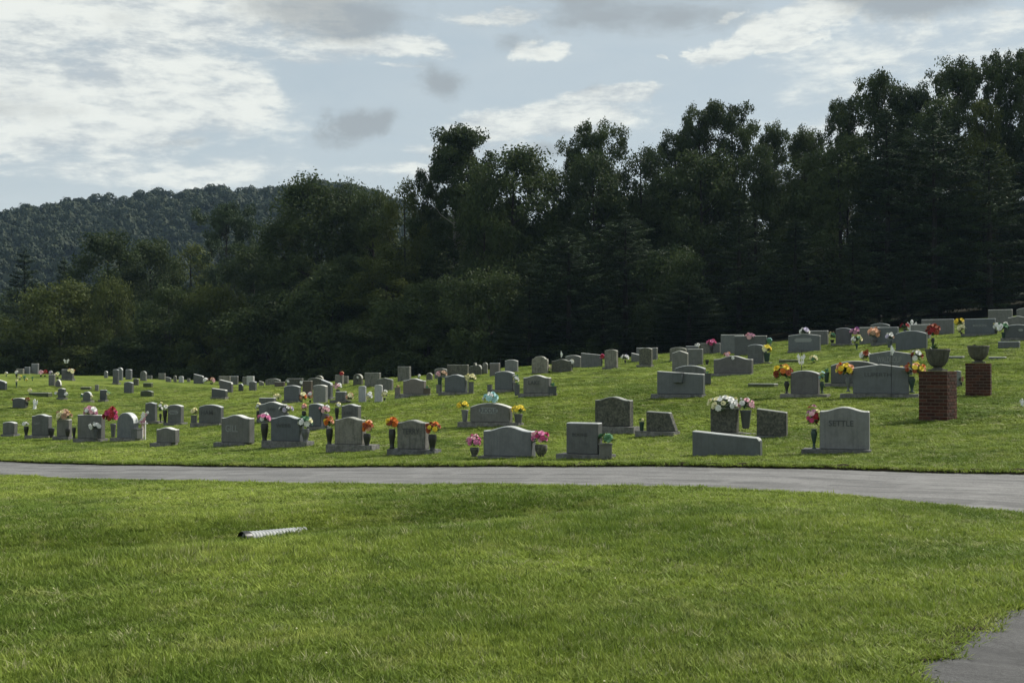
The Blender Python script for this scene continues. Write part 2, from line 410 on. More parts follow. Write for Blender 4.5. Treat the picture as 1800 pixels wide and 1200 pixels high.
# edge of the wood (where the lawn ends)
EDGE = [(-900,640,130),(-200,655,122),(0,657,116),(300,666,110),(560,672,100),(800,655,92),(1000,637,88),(1150,625,84),(1350,600,82),(1500,588,84),(1650,572,84),(1800,560,85),(2200,540,86)]
EX = np.array([at(*e)[0] for e in EDGE]); EY = np.array([at(*e)[1] for e in EDGE])
def wood_edge(X): return np.interp(X, EX, EY)
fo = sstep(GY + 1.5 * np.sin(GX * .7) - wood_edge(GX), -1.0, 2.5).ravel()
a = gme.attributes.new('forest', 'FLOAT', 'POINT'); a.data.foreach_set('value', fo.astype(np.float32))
nr = (1 - sstep(GY + .2 * np.abs(GX), 14, 34)).ravel() * .85
a = gme.attributes.new('near', 'FLOAT', 'POINT'); a.data.foreach_set('value', nr.astype(np.float32))
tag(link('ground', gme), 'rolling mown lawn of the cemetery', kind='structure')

# ------------------------------------------------------------------ road and driveway
NEAR = [(-500,824),(0,838),(300,848),(600,854),(900,856),(1200,860),(1400,868),(1540,880),(1640,893),(1720,900),(1800,905),(2100,925),(2500,950)]
FAR = [(-500,800),(0,812),(300,820),(600,823),(900,822),(1200,822),(1400,826),(1600,832),(1800,836),(2100,842),(2500,850)]
def resample(pl, n):
    pl = np.array(pl); s = np.r_[0, np.cumsum(np.hypot(*np.diff(pl, axis=0).T))]
    t = np.linspace(0, s[-1], n); o = np.c_[np.interp(t, s, pl[:, 0]), np.interp(t, s, pl[:, 1])]
    k = max(3, n // 40); ker = np.hanning(2*k+1); ker /= ker.sum()
    pad = np.pad(o, ((k, k), (0, 0)), mode='edge')
    o2 = np.c_[np.convolve(pad[:, 0], ker, 'valid'), np.convolve(pad[:, 1], ker, 'valid')]
    return o2
NS = 340
nearw = resample([hit(*p)[:2] for p in NEAR], NS); farw = resample([hit(*p)[:2] for p in FAR], NS)
jit = lambda n, a: np.convolve(rng.normal(0, a, n + 8), np.ones(3) / 3, 'same')[4:-4]
nearw[:, 1] += jit(NS, .05); farw[:, 1] += jit(NS, .03)
def ribbon(A, B, k, lift, mat, name):
    t = np.linspace(0, 1, k)[None, :, None]
    XY = A[:, None] * (1 - t) + B[:, None] * t
    Z = terr(XY[..., 0], XY[..., 1]) + lift
    V = np.concatenate([XY, Z[..., None]], -1)
    idx = np.arange(len(A) * k).reshape(len(A), k)
    Fq = np.stack([idx[:-1, :-1], idx[1:, :-1], idx[1:, 1:], idx[:-1, 1:]], -1).reshape(-1, 4)
    return mesh_np(name, V.reshape(-1, 3), Fq, [mat], smooth=True)
tag(link('road', ribbon(nearw, farw, 14, .022, ASPH, 'road')), 'narrow worn grey asphalt lane crossing the cemetery', kind='structure')
# raised turf lip along the far side of the road
dirn = farw - nearw; dirn /= np.linalg.norm(dirn, axis=1)[:, None]
prof = [(-.02, .0, 0), (.0, .05, 0), (.05, .085, 1), (.25, .075, 1), (.8, .0, 1)]
V = []
for o, h, _ in prof:
    q = farw + dirn * (o + rng.normal(0, .02, (NS, 1)) * (o < .3)); V.append(np.c_[q, terr(q[:, 0], q[:, 1]) + h + rng.normal(0, .008, NS)])
V = np.stack(V, 1); idx = np.arange(NS * 5).reshape(NS, 5)
Fq = np.stack([idx[:-1, :-1], idx[1:, :-1], idx[1:, 1:], idx[:-1, 1:]], -1).reshape(-1, 4)
mi = np.tile(np.array([0, 0, 1, 1]), NS - 1)
tag(link('verge', mesh_np('verge', V.reshape(-1, 3), Fq, [SOIL, GROUNDM], True, mi)), 'cut turf edge of the lawn above the road', kind='structure')
DRV = [(1585,1260),(1592,1205),(1612,1178),(1650,1150),(1690,1118),(1740,1090),(1775,1072),(1830,1050),(1900,1030),(2000,1010)]
dl = resample([hit(*p)[:2] for p in DRV], 160)
tg = np.gradient(dl, axis=0); tg /= np.linalg.norm(tg, axis=1)[:, None]
dl = dl + np.c_[-tg[:, 1], tg[:, 0]] * (jit(160, .05) + .05 * np.sin(np.arange(160) * .35) * np.sin(np.arange(160) * .13))[:, None]
dr = resample([(3.2, 1.5), (4.2, 3.5), (6.2, 5.0), (8.5, 6.6), (9.0, 7.6)], 160)
tag(link('driveway', ribbon(dl, dr, 10, .02, ASPHD, 'driveway')), 'corner of a darker asphalt drive beside the lawn', kind='structure')
dd = dl - dr; dd /= np.linalg.norm(dd, axis=1)[:, None]
tag(link('soil', ribbon(dl + dd * (.10 + .05 * rng.random((160, 1))), dl - dd * .03, 3, .028, SOIL, 'soil')), 'bare soil strip along the drive edge', kind='structure')

# polygon test helpers for the grass
def in_poly(X, Y, poly):
    ins = np.zeros(X.shape, bool); n = len(poly); j = n - 1
    for i in range(n):
        xi, yi = poly[i]; xj, yj = poly[j]
        c = ((yi > Y) != (yj > Y)) & (X < (xj - xi) * (Y - yi) / (yj - yi + 1e-12) + xi)
        ins ^= c; j = i
    return ins
road_poly = np.r_[nearw[::4] + dirn[::4] * .05, farw[::-4]]
drv_poly = np.r_[dl[::3], dr[::-3]]

# the ground dips a little beneath the paving so that it never shows through
co = np.stack([GX, GY, GZ], -1).reshape(-1, 3)
under = in_poly(co[:, 0], co[:, 1], drv_poly) | in_poly(co[:, 0], co[:, 1], np.r_[nearw[::4], farw[::-4]])
co[under, 2] -= .05
gme.vertices.foreach_set('co', co.astype(np.float32).ravel()); gme.update()

# ------------------------------------------------------------------ grass (blades)
def tuft_mesh(seed, nb, rad, h):
    r = np.random.default_rng(seed); V = []; T = []
    for i in range(nb):
        a = r.random() * 6.283; q = rad * math.sqrt(r.random()); bx, by = q * math.cos(a), q * math.sin(a)
        th = r.random() * 6.283; L = h * (.55 + .75 * r.random()); lean = .2 + 1.0 * r.random()
        wd = .0036 + .0028 * r.random()
        dx, dy = math.cos(th), math.sin(th); px, py = -dy, dx
        k = len(V)
        for t, ww in ((0, 1), (.45, .85), (.8, .5)):
            cx = bx + dx * L * lean * t * t; cy = by + dy * L * lean * t * t; cz = L * t * (1 - .25 * lean * t) - .01
            V += [(cx + px * wd * ww, cy + py * wd * ww, cz), (cx - px * wd * ww, cy - py * wd * ww, cz)]
        V.append((bx + dx * L * lean, by + dy * L * lean, L * (1 - .3 * lean)))
        T += [(k, k+1, k+3), (k, k+3, k+2), (k+2, k+3, k+5), (k+2, k+5, k+4), (k+4, k+5, k+6)]
    return mesh_np('tuft', V, T, [BLADE])
tcol = bpy.data.collections.new('tufts')
for i in range(8):
    o = bpy.data.objects.new('tuft', tuft_mesh(i, 34 if i < 6 else 22, .075, .055 if i < 5 else .075)); tcol.objects.link(o)
def scatter(n, r0, r1, ang, dens, hs, wsx):
    """n candidates in an annular sector; keep by density function"""
    th = rng.uniform(-ang, ang, n); r = np.sqrt(rng.uniform(r0 * r0, r1 * r1, n))
    X = r * np.sin(th); Y = r * np.cos(th)
    keep = ~in_poly(X, Y, road_poly) & ~in_poly(X, Y, drv_poly) & (Y < wood_edge(X) - .5)
    X, Y = X[keep], Y[keep]
    return X, Y, np.full(len(X), hs), np.full(len(X), wsx)
parts = [scatter(42000, 3.5, 9, R(34), 0, .95, .9), scatter(62000, 9, 16, R(32), 0, .9, 1.1), scatter(52000, 16, 28, R(31), 0, .7, 1.35),
         scatter(62000, 28, 50, R(30), 0, .52, 1.9), scatter(50000, 50, 88, R(29), 0, .42, 2.6)]
# tufts crowding over the edges of road and driveway
def along(pl, off, n, sp):
    i = rng.integers(0, len(pl), n); return pl[i] + off[i] * rng.uniform(*sp, n)[:, None] + rng.normal(0, .03, (n, 2))
e1 = along(nearw, -dirn, 5200, (-.10, .15)); e2 = along(farw, dirn, 5200, (-.02, .3)); e3 = along(dl, dd, 1700, (-.04, .22))
for e, h_ in ((e1, .8), (e2, .75), (e3, .9)):
    parts.append((e[:, 0], e[:, 1], np.full(len(e), h_), np.full(len(e), 1.1)))
X = np.concatenate([p[0] for p in parts]); Y = np.concatenate([p[1] for p in parts])
HS = np.concatenate([p[2] for p in parts]); WS = np.concatenate([p[3] for p in parts])
patch = .5 + .5 * np.sin(X * 1.3 + np.sin(Y * 1.1) * 1.5) * np.sin(Y * 1.9 + np.sin(X * .9) * 1.2)
long_ = np.exp(-(seg_dist(X, Y, (-7, 9.6), (1.5, 12.2)) / 1.3) ** 2)
HS = HS * (.60 + .75 * patch * rng.random(len(X)) + .8 * long_ * rng.random(len(X)) ** 2)
dfar = np.sqrt(((farw[None, ::6] - np.c_[X, Y][:, None]) ** 2).sum(-1)).min(1) if len(X) < 1 else None
Zt = terr(X, Y)
Zt[-(len(e2) + len(e3)):-len(e3)] += .06
nm = bpy.data.meshes.new('grass'); nm.vertices.add(len(X)); nm.vertices.foreach_set('co', np.c_[X, Y, Zt].astype(np.float32).ravel())
sca = np.c_[WS, WS, HS].astype(np.float32) * rng.uniform(.8, 1.2, (len(X), 1)).astype(np.float32)
a = nm.attributes.new('sca', 'FLOAT_VECTOR', 'POINT'); a.data.foreach_set('vector', sca.ravel())
rot = np.c_[rng.normal(0, .08, len(X)), rng.normal(0, .08, len(X)), rng.random(len(X)) * 6.283].astype(np.float32)
a = nm.attributes.new('rot', 'FLOAT_VECTOR', 'POINT'); a.data.foreach_set('vector', rot.ravel())
nm.update()
go = tag(link('grass', nm), 'short green grass blades growing all over the lawn', 'grass', kind='stuff')
gn = bpy.data.node_groups.new('grass_scatter', 'GeometryNodeTree')
gn.interface.new_socket('Geometry', in_out='INPUT', socket_type='NodeSocketGeometry')
gn.interface.new_socket('Geometry', in_out='OUTPUT', socket_type='NodeSocketGeometry')
gi = gn.nodes.new('NodeGroupInput'); gout = gn.nodes.new('NodeGroupOutput')
ip = gn.nodes.new('GeometryNodeInstanceOnPoints'); ci = gn.nodes.new('GeometryNodeCollectionInfo')
ci.inputs['Collection'].default_value = tcol; ci.inputs['Separate Children'].default_value = True; ci.inputs['Reset Children'].default_value = True
def named(nm_, typ='FLOAT_VECTOR'):
    q = gn.nodes.new('GeometryNodeInputNamedAttribute'); q.data_type = typ; q.inputs['Name'].default_value = nm_; return q.outputs['Attribute']
gn.links.new(gi.outputs[0], ip.inputs['Points']); gn.links.new(ci.outputs[0], ip.inputs['Instance'])
ip.inputs['Pick Instance'].default_value = True
ri = gn.nodes.new('FunctionNodeRandomValue'); ri.data_type = 'INT'; ri.inputs[4].default_value = 0; ri.inputs[5].default_value = 7
gn.links.new(ri.outputs[2], ip.inputs['Instance Index'])
gn.links.new(named('sca'), ip.inputs['Scale']); gn.links.new(named('rot'), ip.inputs['Rotation'])
gn.links.new(ip.outputs[0], gout.inputs[0])
md = go.modifiers.new('scatter', 'NODES'); md.node_group = gn
# scattered clover heads and pale weeds
bm = bmesh.new()
for _ in range(60):
    X_ = random.uniform(-4, 4.2); Y_ = random.uniform(6, 13)
    if in_poly(np.array([X_]), np.array([Y_]), drv_poly)[0]: continue
    z_ = float(terr(X_, Y_)); bmesh.ops.create_icosphere(bm, subdivisions=1, radius=random.uniform(.004, .007), matrix=Matrix.Translation((X_, Y_, z_ + random.uniform(.04, .06))))
tag(link('clover', bm_mesh('clover', bm, FM['cream'])), 'small whitish clover heads scattered in the near lawn', 'clover', kind='stuff')

# ------------------------------------------------------------------ mountain
RD = 650.0
RID = [(-2600,560),(-900,470),(-300,420),(0,385),(60,366),(110,352),(150,346),(200,356),(250,352),(300,345),(400,333),(450,330),(520,331),(560,330),(620,344),(700,366),(900,410),(1200,450),(2000,500),(3200,560)]
RXs = np.array([(p[0]-900)/F*RD for p in RID]); RZs = np.array([(640-p[1])/F*RD for p in RID])
def mount(X, Y):
    rz = np.interp(X * (RD / np.maximum(Y, 200)) ** .5, RXs, RZs) - 3 + 2.0 * np.sin(X * .06) 
    t = np.where(Y < RD, sstep(Y, 300, RD + 40), 1 - sstep(Y, RD, RD + 400) * .9)
    rel = 9 * np.sin(X * .028 + Y * .006) * np.sin(np.pi * np.clip((Y - 300) / (RD - 300), 0, 1)) + 4 * np.sin(X * .07 - Y * .02) * np.sin(np.pi * np.clip((Y - 300) / (RD - 300), 0, 1))
    return -8 + (rz + 8) * t + rel
mx_ = np.arange(-900, 700, 12.); my_ = np.arange(290, 1060, 12.)
MX, MY = np.meshgrid(mx_, my_); idx = np.arange(MX.size).reshape(MX.shape)
Fq = np.stack([idx[:-1, :-1], idx[:-1, 1:], idx[1:, 1:], idx[1:, :-1]], -1).reshape(-1, 4)
HILLM = mat_simple('forest_floor_far', (.014, .02, .012), .95, .3, .05, .05)
tag(link('hill', mesh_np('hill', np.stack([MX, MY, mount(MX, MY)], -1).reshape(-1, 3), Fq, [HILLM], True)), 'wooded ridge rising behind the trees', kind='structure')
def crown_tris(seed, nt, size):
    r = np.random.default_rng(seed)
    dv = r.normal(size=(nt, 3)); dv /= np.linalg.norm(dv, axis=1)[:, None]; dv[:, 2] = np.abs(dv[:, 2]) * 1.15 - .25
    c = dv * (1 + .16 * np.sin(dv[:, :1] * 7 + seed) * np.cos(dv[:, 1:2] * 6)) * r.uniform(.8, 1.05, (nt, 1))
    a1 = r.normal(size=(nt, 3)) + dv * .2; a1 -= dv * (a1 * dv).sum(1)[:, None] * .6; a1 /= np.linalg.norm(a1, axis=1)[:, None]
    a2 = np.cross(a1, dv + r.normal(0, .22, (nt, 3))); a2 /= np.linalg.norm(a2, axis=1)[:, None] + 1e-6
    s = size * r.uniform(.7, 1.3, (nt, 1))
    return np.stack([c + a1 * s, c - a1 * s * .6 + a2 * s * .8, c - a1 * s * .6 - a2 * s * .8], 1)
CT = [crown_tris(s, 170, .19) for s in range(6)]
Vs = []
for gxv in np.arange(-480, 120, 6.0):
    for gyv in np.arange(330, 690, 7.5):
        X_ = gxv + rng.normal(0, 2.2); Y_ = gyv + rng.normal(0, 2.6)
        if Y_ < 430 and rng.random() < .35: continue
        rr = rng.uniform(2.8, 4.9); hh = rr * rng.uniform(.75, 1.15)
        if rng.random() < .05: rr *= .6; hh *= 1.2
        z_ = mount(X_, Y_) + rng.uniform(1.0, 5.0)
        Vs.append(CT[rng.integers(6)] * np.array([rr, rr, hh]) + np.array([X_, Y_, z_]))
Vs = np.concatenate(Vs).reshape(-1, 3)
tag(link('far_forest', mesh_np('far_forest', Vs, np.arange(len(Vs)).reshape(-1, 3), [FARLEAF])), 'hazy bluish green forest covering the far ridge', 'forest', kind='stuff')

# ------------------------------------------------------------------ trees
def leaf_quads(C, N, size, r, flat=0.0, asp=.62):
    """C (n,3) centres, N outward dirs -> quads"""
    n = len(C)
    nn = N + r.normal(0, .75, (n, 3)); nn[:, 2] = nn[:, 2] * (1) + flat * 2; nn /= np.linalg.norm(nn, axis=1)[:, None]
    a = np.cross(nn, r.normal(size=(n, 3))); a /= np.linalg.norm(a, axis=1)[:, None]; b = np.cross(nn, a)
    s = size * r.uniform(.6, 1.35, (n, 1))
    return np.stack([C + a * s, C + b * s * asp, C - a * s, C - b * s * asp], 1)
def limbs_bm(pts_list):
    bm = bmesh.new()
    for p, r0, r1, n in pts_list: tube(bm, p, r0, r1, n)
    return bm
def broad(seed, H=18., Wd=8., z0=.08, nclump=60, per=200, leaf=.19, sparse=False, top=1.0, cr=None, lobes=6, pale=False, mat=None):
    r = np.random.default_rng(seed)
    Cs, Ns, cl = [], [], []
    ph = r.random(6) * 6.283
    def env(t, a):
        e = (.62 + .38 * min(1, t / .35)) if t < .45 else math.sqrt(max(0, 1 - ((t - .45) / .57) ** 2.3))
        return Wd * .5 * e * (1 + .16 * math.sin(2 * a + ph[0] + 4 * t) + .13 * math.sin(3 * a + ph[1] - 7 * t) + .08 * math.sin(9 * t + ph[2]))
    crm = cr or Wd * .12
    if sparse:      # a few strong limbs fan out and each carries a group of leaf clumps
        ends = []
        for i in range(lobes):
            t = .30 + .66 * (i + .6) / lobes; a = ph[3] + i * 2.4
            ends.append(np.array([env(t, a) * .55 * math.cos(a), env(t, a) * .55 * math.sin(a), H * (z0 + (1 - z0) * t)]))
        ends.append(np.array([0, 0, H * .93]))
    for k in range(nclump):
        if sparse:
            e = ends[r.integers(len(ends))]; q = e + r.normal(0, 1, 3) * np.array([Wd * .14, Wd * .14, H * .046])
            q[2] = min(q[2], H * .97)
        else:
            t = 1 - r.random() ** .85 * .97; a = r.random() * 6.283
            q = np.array([0, 0, H * (z0 + (1 - z0) * t) * .97]); e_ = max(0, env(t, a) - crm * .6) * r.uniform(.45, 1.05) ** .7
            q[0] = e_ * math.cos(a); q[1] = e_ * math.sin(a)
        rad = crm * r.uniform(.6, 1.4)
        m = int(per * r.uniform(.6, 1.4) * (rad / crm) ** 1.3)
        dd_ = r.normal(size=(m, 3)); dd_ /= np.linalg.norm(dd_, axis=1)[:, None]
        lump = 1 + .3 * np.sin(dd_[:, :1] * 4 + k) * np.cos(dd_[:, 1:2] * 5 + k * 2)
        pos = q + dd_ * lump * rad * np.array([1.1, 1.1, .8]) * r.random((m, 1)) ** .42
        Cs.append(pos); Ns.append(dd_ * .5 + np.array([0, 0, .3])); cl.append(q)
    C = np.concatenate(Cs); N = np.concatenate(Ns)
    C = C[(C[:, 2] < H * 1.02) & (C[:, 2] > .1)] if False else np.c_[C[:, :2], np.maximum(C[:, 2], r.random(len(C)) * .5)]
    Qd = leaf_quads(C, N, leaf, r).reshape(-1, 3)
    crown = mesh_np('crown', Qd, np.arange(len(Qd)).reshape(-1, 4), [mat or LEAF])
    # trunk and limbs reaching to clumps
    lean = r.normal(0, .25, 2)
    tp = [(lean[0] * t * t, lean[1] * t * t, H * .93 * t - .3 * (t == 0)) for t in np.linspace(0, 1, 9)]
    bm = bmesh.new(); tube(bm, tp, H * .016, H * .003, 8)
    for q in cl[::(2 if sparse else 4)]:
        hb = max(H * .12, q[2] - np.hypot(q[0], q[1]) * r.uniform(.5, 1.0)); hb = min(hb, H * .88); t = hb / (H * .93)
        s = Vector((lean[0] * t * t, lean[1] * t * t, hb)); e = Vector(q); mid = (s + e) / 2 + Vector((0, 0, -.12 * (e - s).length))
        tube(bm, [s, mid, e], H * .0055 * (1.15 - t), .02, 5)
    trunk = bm_mesh('trunk', bm, BARKP if pale else BARK)
    return crown, trunk, H, Wd
def pine(seed, H=20., Wd=8., z0=.06, per=46, spread=1.0, shape='cone'):
    r = np.random.default_rng(seed); Cs, Ns = [], []; bm = bmesh.new()
    tube(bm, [(0, 0, -.3), (.1, 0, H * .5), (0, 0, H * .985)], H * .015, .03, 8)
    z = H * z0
    while z < H * .97:
        t = z / H
        R_ = Wd * .5 * ((1 - t) ** .75 * 1.05 + .05) if shape == 'cone' else Wd * .5 * (.35 + .65 * math.sin(math.pi * min(1, t * .8 + .2)) ) * (1 if t < .85 else (1 - t) / .15 * .8 + .2)
        nb = r.integers(5, 8); a0 = r.random() * 6.283
        for i in range(nb):
            if r.random() < .12: continue
            a = a0 + i * 6.283 / nb + r.normal(0, .2); Lb = R_ * r.uniform(.6, 1.12)
            ca, sa = math.cos(a), math.sin(a); rise = r.uniform(-.08, .14) + .25 * t
            e = Vector((ca * Lb, sa * Lb, z + Lb * rise)); s = Vector((0, 0, z))
            tube(bm, [s, (s + e) / 2 + Vector((0, 0, -.05 * Lb)), e], .045 * (1.2 - t), .012, 4)
            m = int(per * (Lb / (Wd * .5)) ** .9) + 10
            u = r.uniform(.22, 1.04, m) ** .8; wdt = (.30 + .55 * np.sin(np.pi * np.clip(u, 0, 1))) * min(1, Lb * .42) * spread
            la = r.normal(0, .5, m) * wdt
            cx = ca * Lb * u - sa * la; cy = sa * Lb * u + ca * la
            cz = z + Lb * rise * u + r.normal(0, .07, m) - .05 * Lb * np.sin(np.pi * u) * .6 + .12
            Cs.append(np.c_[cx, cy, cz]); Ns.append(np.tile([0, 0, .6], (m, 1)))
        z += H * r.uniform(.026, .042)
    m = 160; zz = H * r.uniform(.93, 1.0, m); Cs.append(np.c_[r.normal(0, .22, m) * (H * 1.02 - zz) , r.normal(0, .22, m) * (H * 1.02 - zz), zz]); Ns.append(np.tile([0, 0, 1.], (m, 1)))
    C = np.concatenate(Cs); N = np.concatenate(Ns)
    Qd = leaf_quads(C, N, .16, r, .6, .35).reshape(-1, 3)
    return mesh_np('crown', Qd, np.arange(len(Qd)).reshape(-1, 4), [NEEDLE]), bm_mesh('trunk', bm, BARK), H, Wd
TV = {
 'd': [broad(s, 18, 9, .0, 150, 210, .125, cr=1.05) for s in (1, 2, 3, 4)],
 'y': [broad(s, 18, 9, .0, 140, 200, .125, cr=1.0, mat=LEAFY) for s in (5, 6)],
 's': [broad(s, 18, 8, .36, 125, 190, .105, sparse=True, cr=.68, lobes=10) for s in (7, 8, 9)],
 'b': [broad(15, 18, 6.5, .40, 150, 190, .11, sparse=True, cr=.62, lobes=9, pale=True)],
 'p': [pine(20, 20, 9.5, per=190), pine(21, 20, 8.5, per=190), pine(22, 20, 9, per=180, shape='white')],
 'm': [broad(s, 9, 9, .0, 120, 200, .125, cr=1.0) for s in (41, 42, 43)],
 'n': [broad(s, 9, 9, .0, 110, 200, .125, cr=1.0, mat=LEAFY) for s in (44, 45)],
 'r': [broad(46, 16, 9, .30, 130, 190, .11, sparse=True, cr=.62, lobes=12, mat=NEEDLE)],
 'q': [pine(23, 20, 9, z0=.22, per=230, shape='white')],
}
def treeobj(xc, yt, wpx, D, kind, label, group=None, name=None):
    X = (xc - 900) / F * D; zt = at(xc, yt, D)[2]; zg = float(terr(X, D)) - .1
    if zt - zg < 11.5 and kind in 'dy': kind = 'm' if kind == 'd' else 'n'
    vs = TV[kind]; cr_, tr_, H, Wd = vs[(int(xc) * 7 + int(D)) % len(vs)]
    hh = zt - zg; sx_ = (wpx / F * D) / Wd; sz = hh / H
    o = empty(name or ('pine_tree' if kind in 'pqr' else 'broadleaf_tree'), (X, D, zg), random.random() * 6.283, label=label, cat='tree', group=group)
    o.scale = (sx_, sx_, sz)
    link('trunk', tr_, o); link('crown', cr_, o)
    return o
T = [
 (-60,470,170,150,'p','bluish green pine at the far left edge of the wood'),
 (42,440,150,150,'p','tall hazy pine rising behind the olive trees at the left edge'),
 (112,452,110,165,'p','narrow hazy pine between the left pine and the round dark tree'),
 (192,404,165,136,'d','round dark broadleaf tree in front of the ridge slope'),
 (266,416,130,142,'d','rounded tree joined to the right of the round dark tree'),
 (-20,560,180,124,'y','low olive tree at the left edge of the lawn'),
 (105,498,200,122,'y','broad olive green tree behind the left graves'),
 (196,492,96,121,'y','pointed olive green tree beside the broad olive one'),
 (40,598,180,121,'d','low dark bush at the foot of the broad olive tree'),
 (235,592,180,117,'d','low spreading bush under the pointed olive tree'),
 (150,610,150,119,'y','small olive bush behind the leftmost gravestones'),
 (300,508,140,117,'d','dark round tree right of the pointed olive tree'),
 (398,358,118,138,'r','ragged lone pine standing out against the ridge'),
 (336,430,150,152,'y','olive crowned tree left below the ragged lone pine'),
 (445,428,150,126,'d','dark tree right below the ragged lone pine'),
 (385,505,150,118,'y','tree with drooping olive boughs below the lone pine'),
 (500,372,150,122,'d','sloping shoulder of the big tree clump left of centre'),
 (558,303,190,118,'d','tallest tree of the clump left of centre against the ridge end'),
 (612,318,130,119,'d','tree just right of the tallest of the left clump'),
 (655,326,130,116,'d','tree with a twin top left of the yellowish tree'),
 (470,520,190,112,'d','dark low tree in front of the left clump'),
 (580,480,190,108,'d','dark tree in front of the tallest of the left clump'),
 (712,316,120,112,'y','yellowish green tree left of the tall pale trunk'),
 (680,430,150,106,'y','lower yellowish tree under the yellowish green one'),
 (800,224,128,110,'b','tall thin crowned tree with long pale trunk'),
 (760,300,70,112,'s','thin side crown left of the pale trunked tree'),
 (752,500,180,100,'d','dark low tree at the foot of the pale trunk'),
 (900,250,190,104,'d','broad dense dome shaped tree right of the pale trunk'),
 (850,300,110,102,'d','shoulder tree between the pale trunk and the dome shaped tree'),
 (960,290,120,106,'d','right shoulder of the dome shaped tree'),
 (650,560,160,104,'d','low dark tree behind the two white gravestones'),
 (860,470,170,96,'d','dark tree below the dome shaped tree'),
 (1012,255,56,112,'s','small thin top in the dip right of the dome shaped tree'),
 (1055,213,112,110,'s','twin topped airy tree right of the sky gap'),
 (1046,262,140,106,'d','dense lower crown under the twin topped airy tree'),
 (1130,252,130,108,'d','even dark crown between the airy trees of the middle'),
 (1000,400,200,94,'p','pine with pale tipped boughs behind the middle graves'),
 (1100,372,190,96,'p','tall pine with layered boughs right of the middle'),
 (1185,430,150,92,'d','broadleaf tree with an outreaching lighter branch'),
 (1190,228,100,110,'s','airy crown left of the twiggy top'),
 (1232,184,92,110,'s','crown with a twiggy bare top'),
 (1292,180,112,108,'s','highest airy crown right of the twiggy top'),
 (1235,262,170,104,'d','dense crown under the twiggy top'),
 (1330,250,120,104,'d','dense crown with sky holes right of the airy one'),
 (1362,214,74,108,'s','small airy crown left of the notch in the skyline'),
 (1418,222,92,106,'s','airy crown in the notch before the tall right trees'),
 (1420,262,150,102,'d','dense crown in the notch before the tall right trees'),
 (1300,350,200,92,'p','broad pine below the highest airy crown'),
 (1400,385,190,89,'p','pine with flat boughs behind the dark double stones'),
 (1490,172,92,102,'s','leaning airy crown at the left of the tall right trees'),
 (1480,235,170,98,'d','dense crown under the leaning airy crown'),
 (1546,134,120,100,'s','airy tall crown with sky between its limbs'),
 (1605,146,110,99,'s','airy crown right of the limbs against the sky'),
 (1560,190,190,94,'p','tall dense pine among the right trees'),
 (1688,102,128,100,'s','highest domed airy crown near the right edge'),
 (1655,168,150,97,'d','dense crown under the highest domed one'),
 (1730,170,120,95,'y','yellow green crown near the right edge'),
 (1642,200,210,91,'p','big dark pine behind the brick pillars'),
 (1762,92,90,99,'s','very thin crown left of the right edge'),
 (1806,84,120,98,'s','thin tall crown cut by the right edge'),
 (1740,260,200,89,'p','dark pine behind the stones at the right edge'),
 (1820,230,190,92,'p','dark pine cut by the right edge'),
 (1880,150,190,96,'p','pine standing outside the right edge'),
 (1500,420,180,87,'p','lower pine behind the long row on the right'),
 (1210,500,170,88,'p','low pine behind the dark stones right of the middle'),
 (1590,440,170,87,'p','low pine with horizontal boughs behind the blue grey stones'),
 (1060,520,150,90,'p','low pine behind the mottled tall stone'),
 (930,500,160,93,'p','low pine left of the mottled tall stone'),
]
for q in T: treeobj(*q, group='trees along the edge of the wood')
# the depth of the wood behind
prof_t = [(-300,470),(0,470),(130,480),(260,450),(420,470),(470,430),(560,360),(660,380),(760,330),(900,300),(1000,320),(1100,290),(1250,260),(1350,270),(1440,270),(1550,220),(1700,190),(1850,170),(2300,160)]
ptx, pty = zip(*prof_t)
k = 0
for row, (Dd, extra, st) in enumerate(((112, 70, 105), (122, 45, 95), (136, 40, 95))):
    for xc in np.arange(-250, 2150, st):
        xj = xc + rng.uniform(-25, 25); D = Dd + (18 if xj < 500 else 0) + (14 if xj < 250 else 0) + rng.uniform(-3, 3)
        yt = np.interp(xj, ptx, pty) + extra + rng.uniform(-12, 22)
        treeobj(xj, yt, 150, D, 'd' if k % 3 else 'p', 'dark tree in the depth of the wood behind the front trees', group='trees in the depth of the wood'); k += 1
# low brush closing the foot of the wood
BR = [broad(s, 3.2, 4.4, .02, 34, 150, .13, cr=.7, lobes=3) for s in (31, 32, 33)]
k = 0
for X_ in np.arange(-62, 8, 2.6):
    Y_ = float(wood_edge(X_)) + rng.uniform(2.0, 5.0); X2 = X_ + rng.uniform(-.6, .6)
    cr_, tr_, H, Wd = BR[k % 3]; k += 1
    o = empty('shrub', (X2, Y_, float(terr(X2, Y_)) - .1), random.random() * 6, label='low dark shrub at the foot of the wood', cat='shrub', group='shrubs at the foot of the wood')
    s = rng.uniform(.35, .75); o.scale = (s * 1.3, s * 1.3, s * rng.uniform(.5, 1.0))
    link('stem', tr_, o); link('foliage', cr_, o)

#STONES


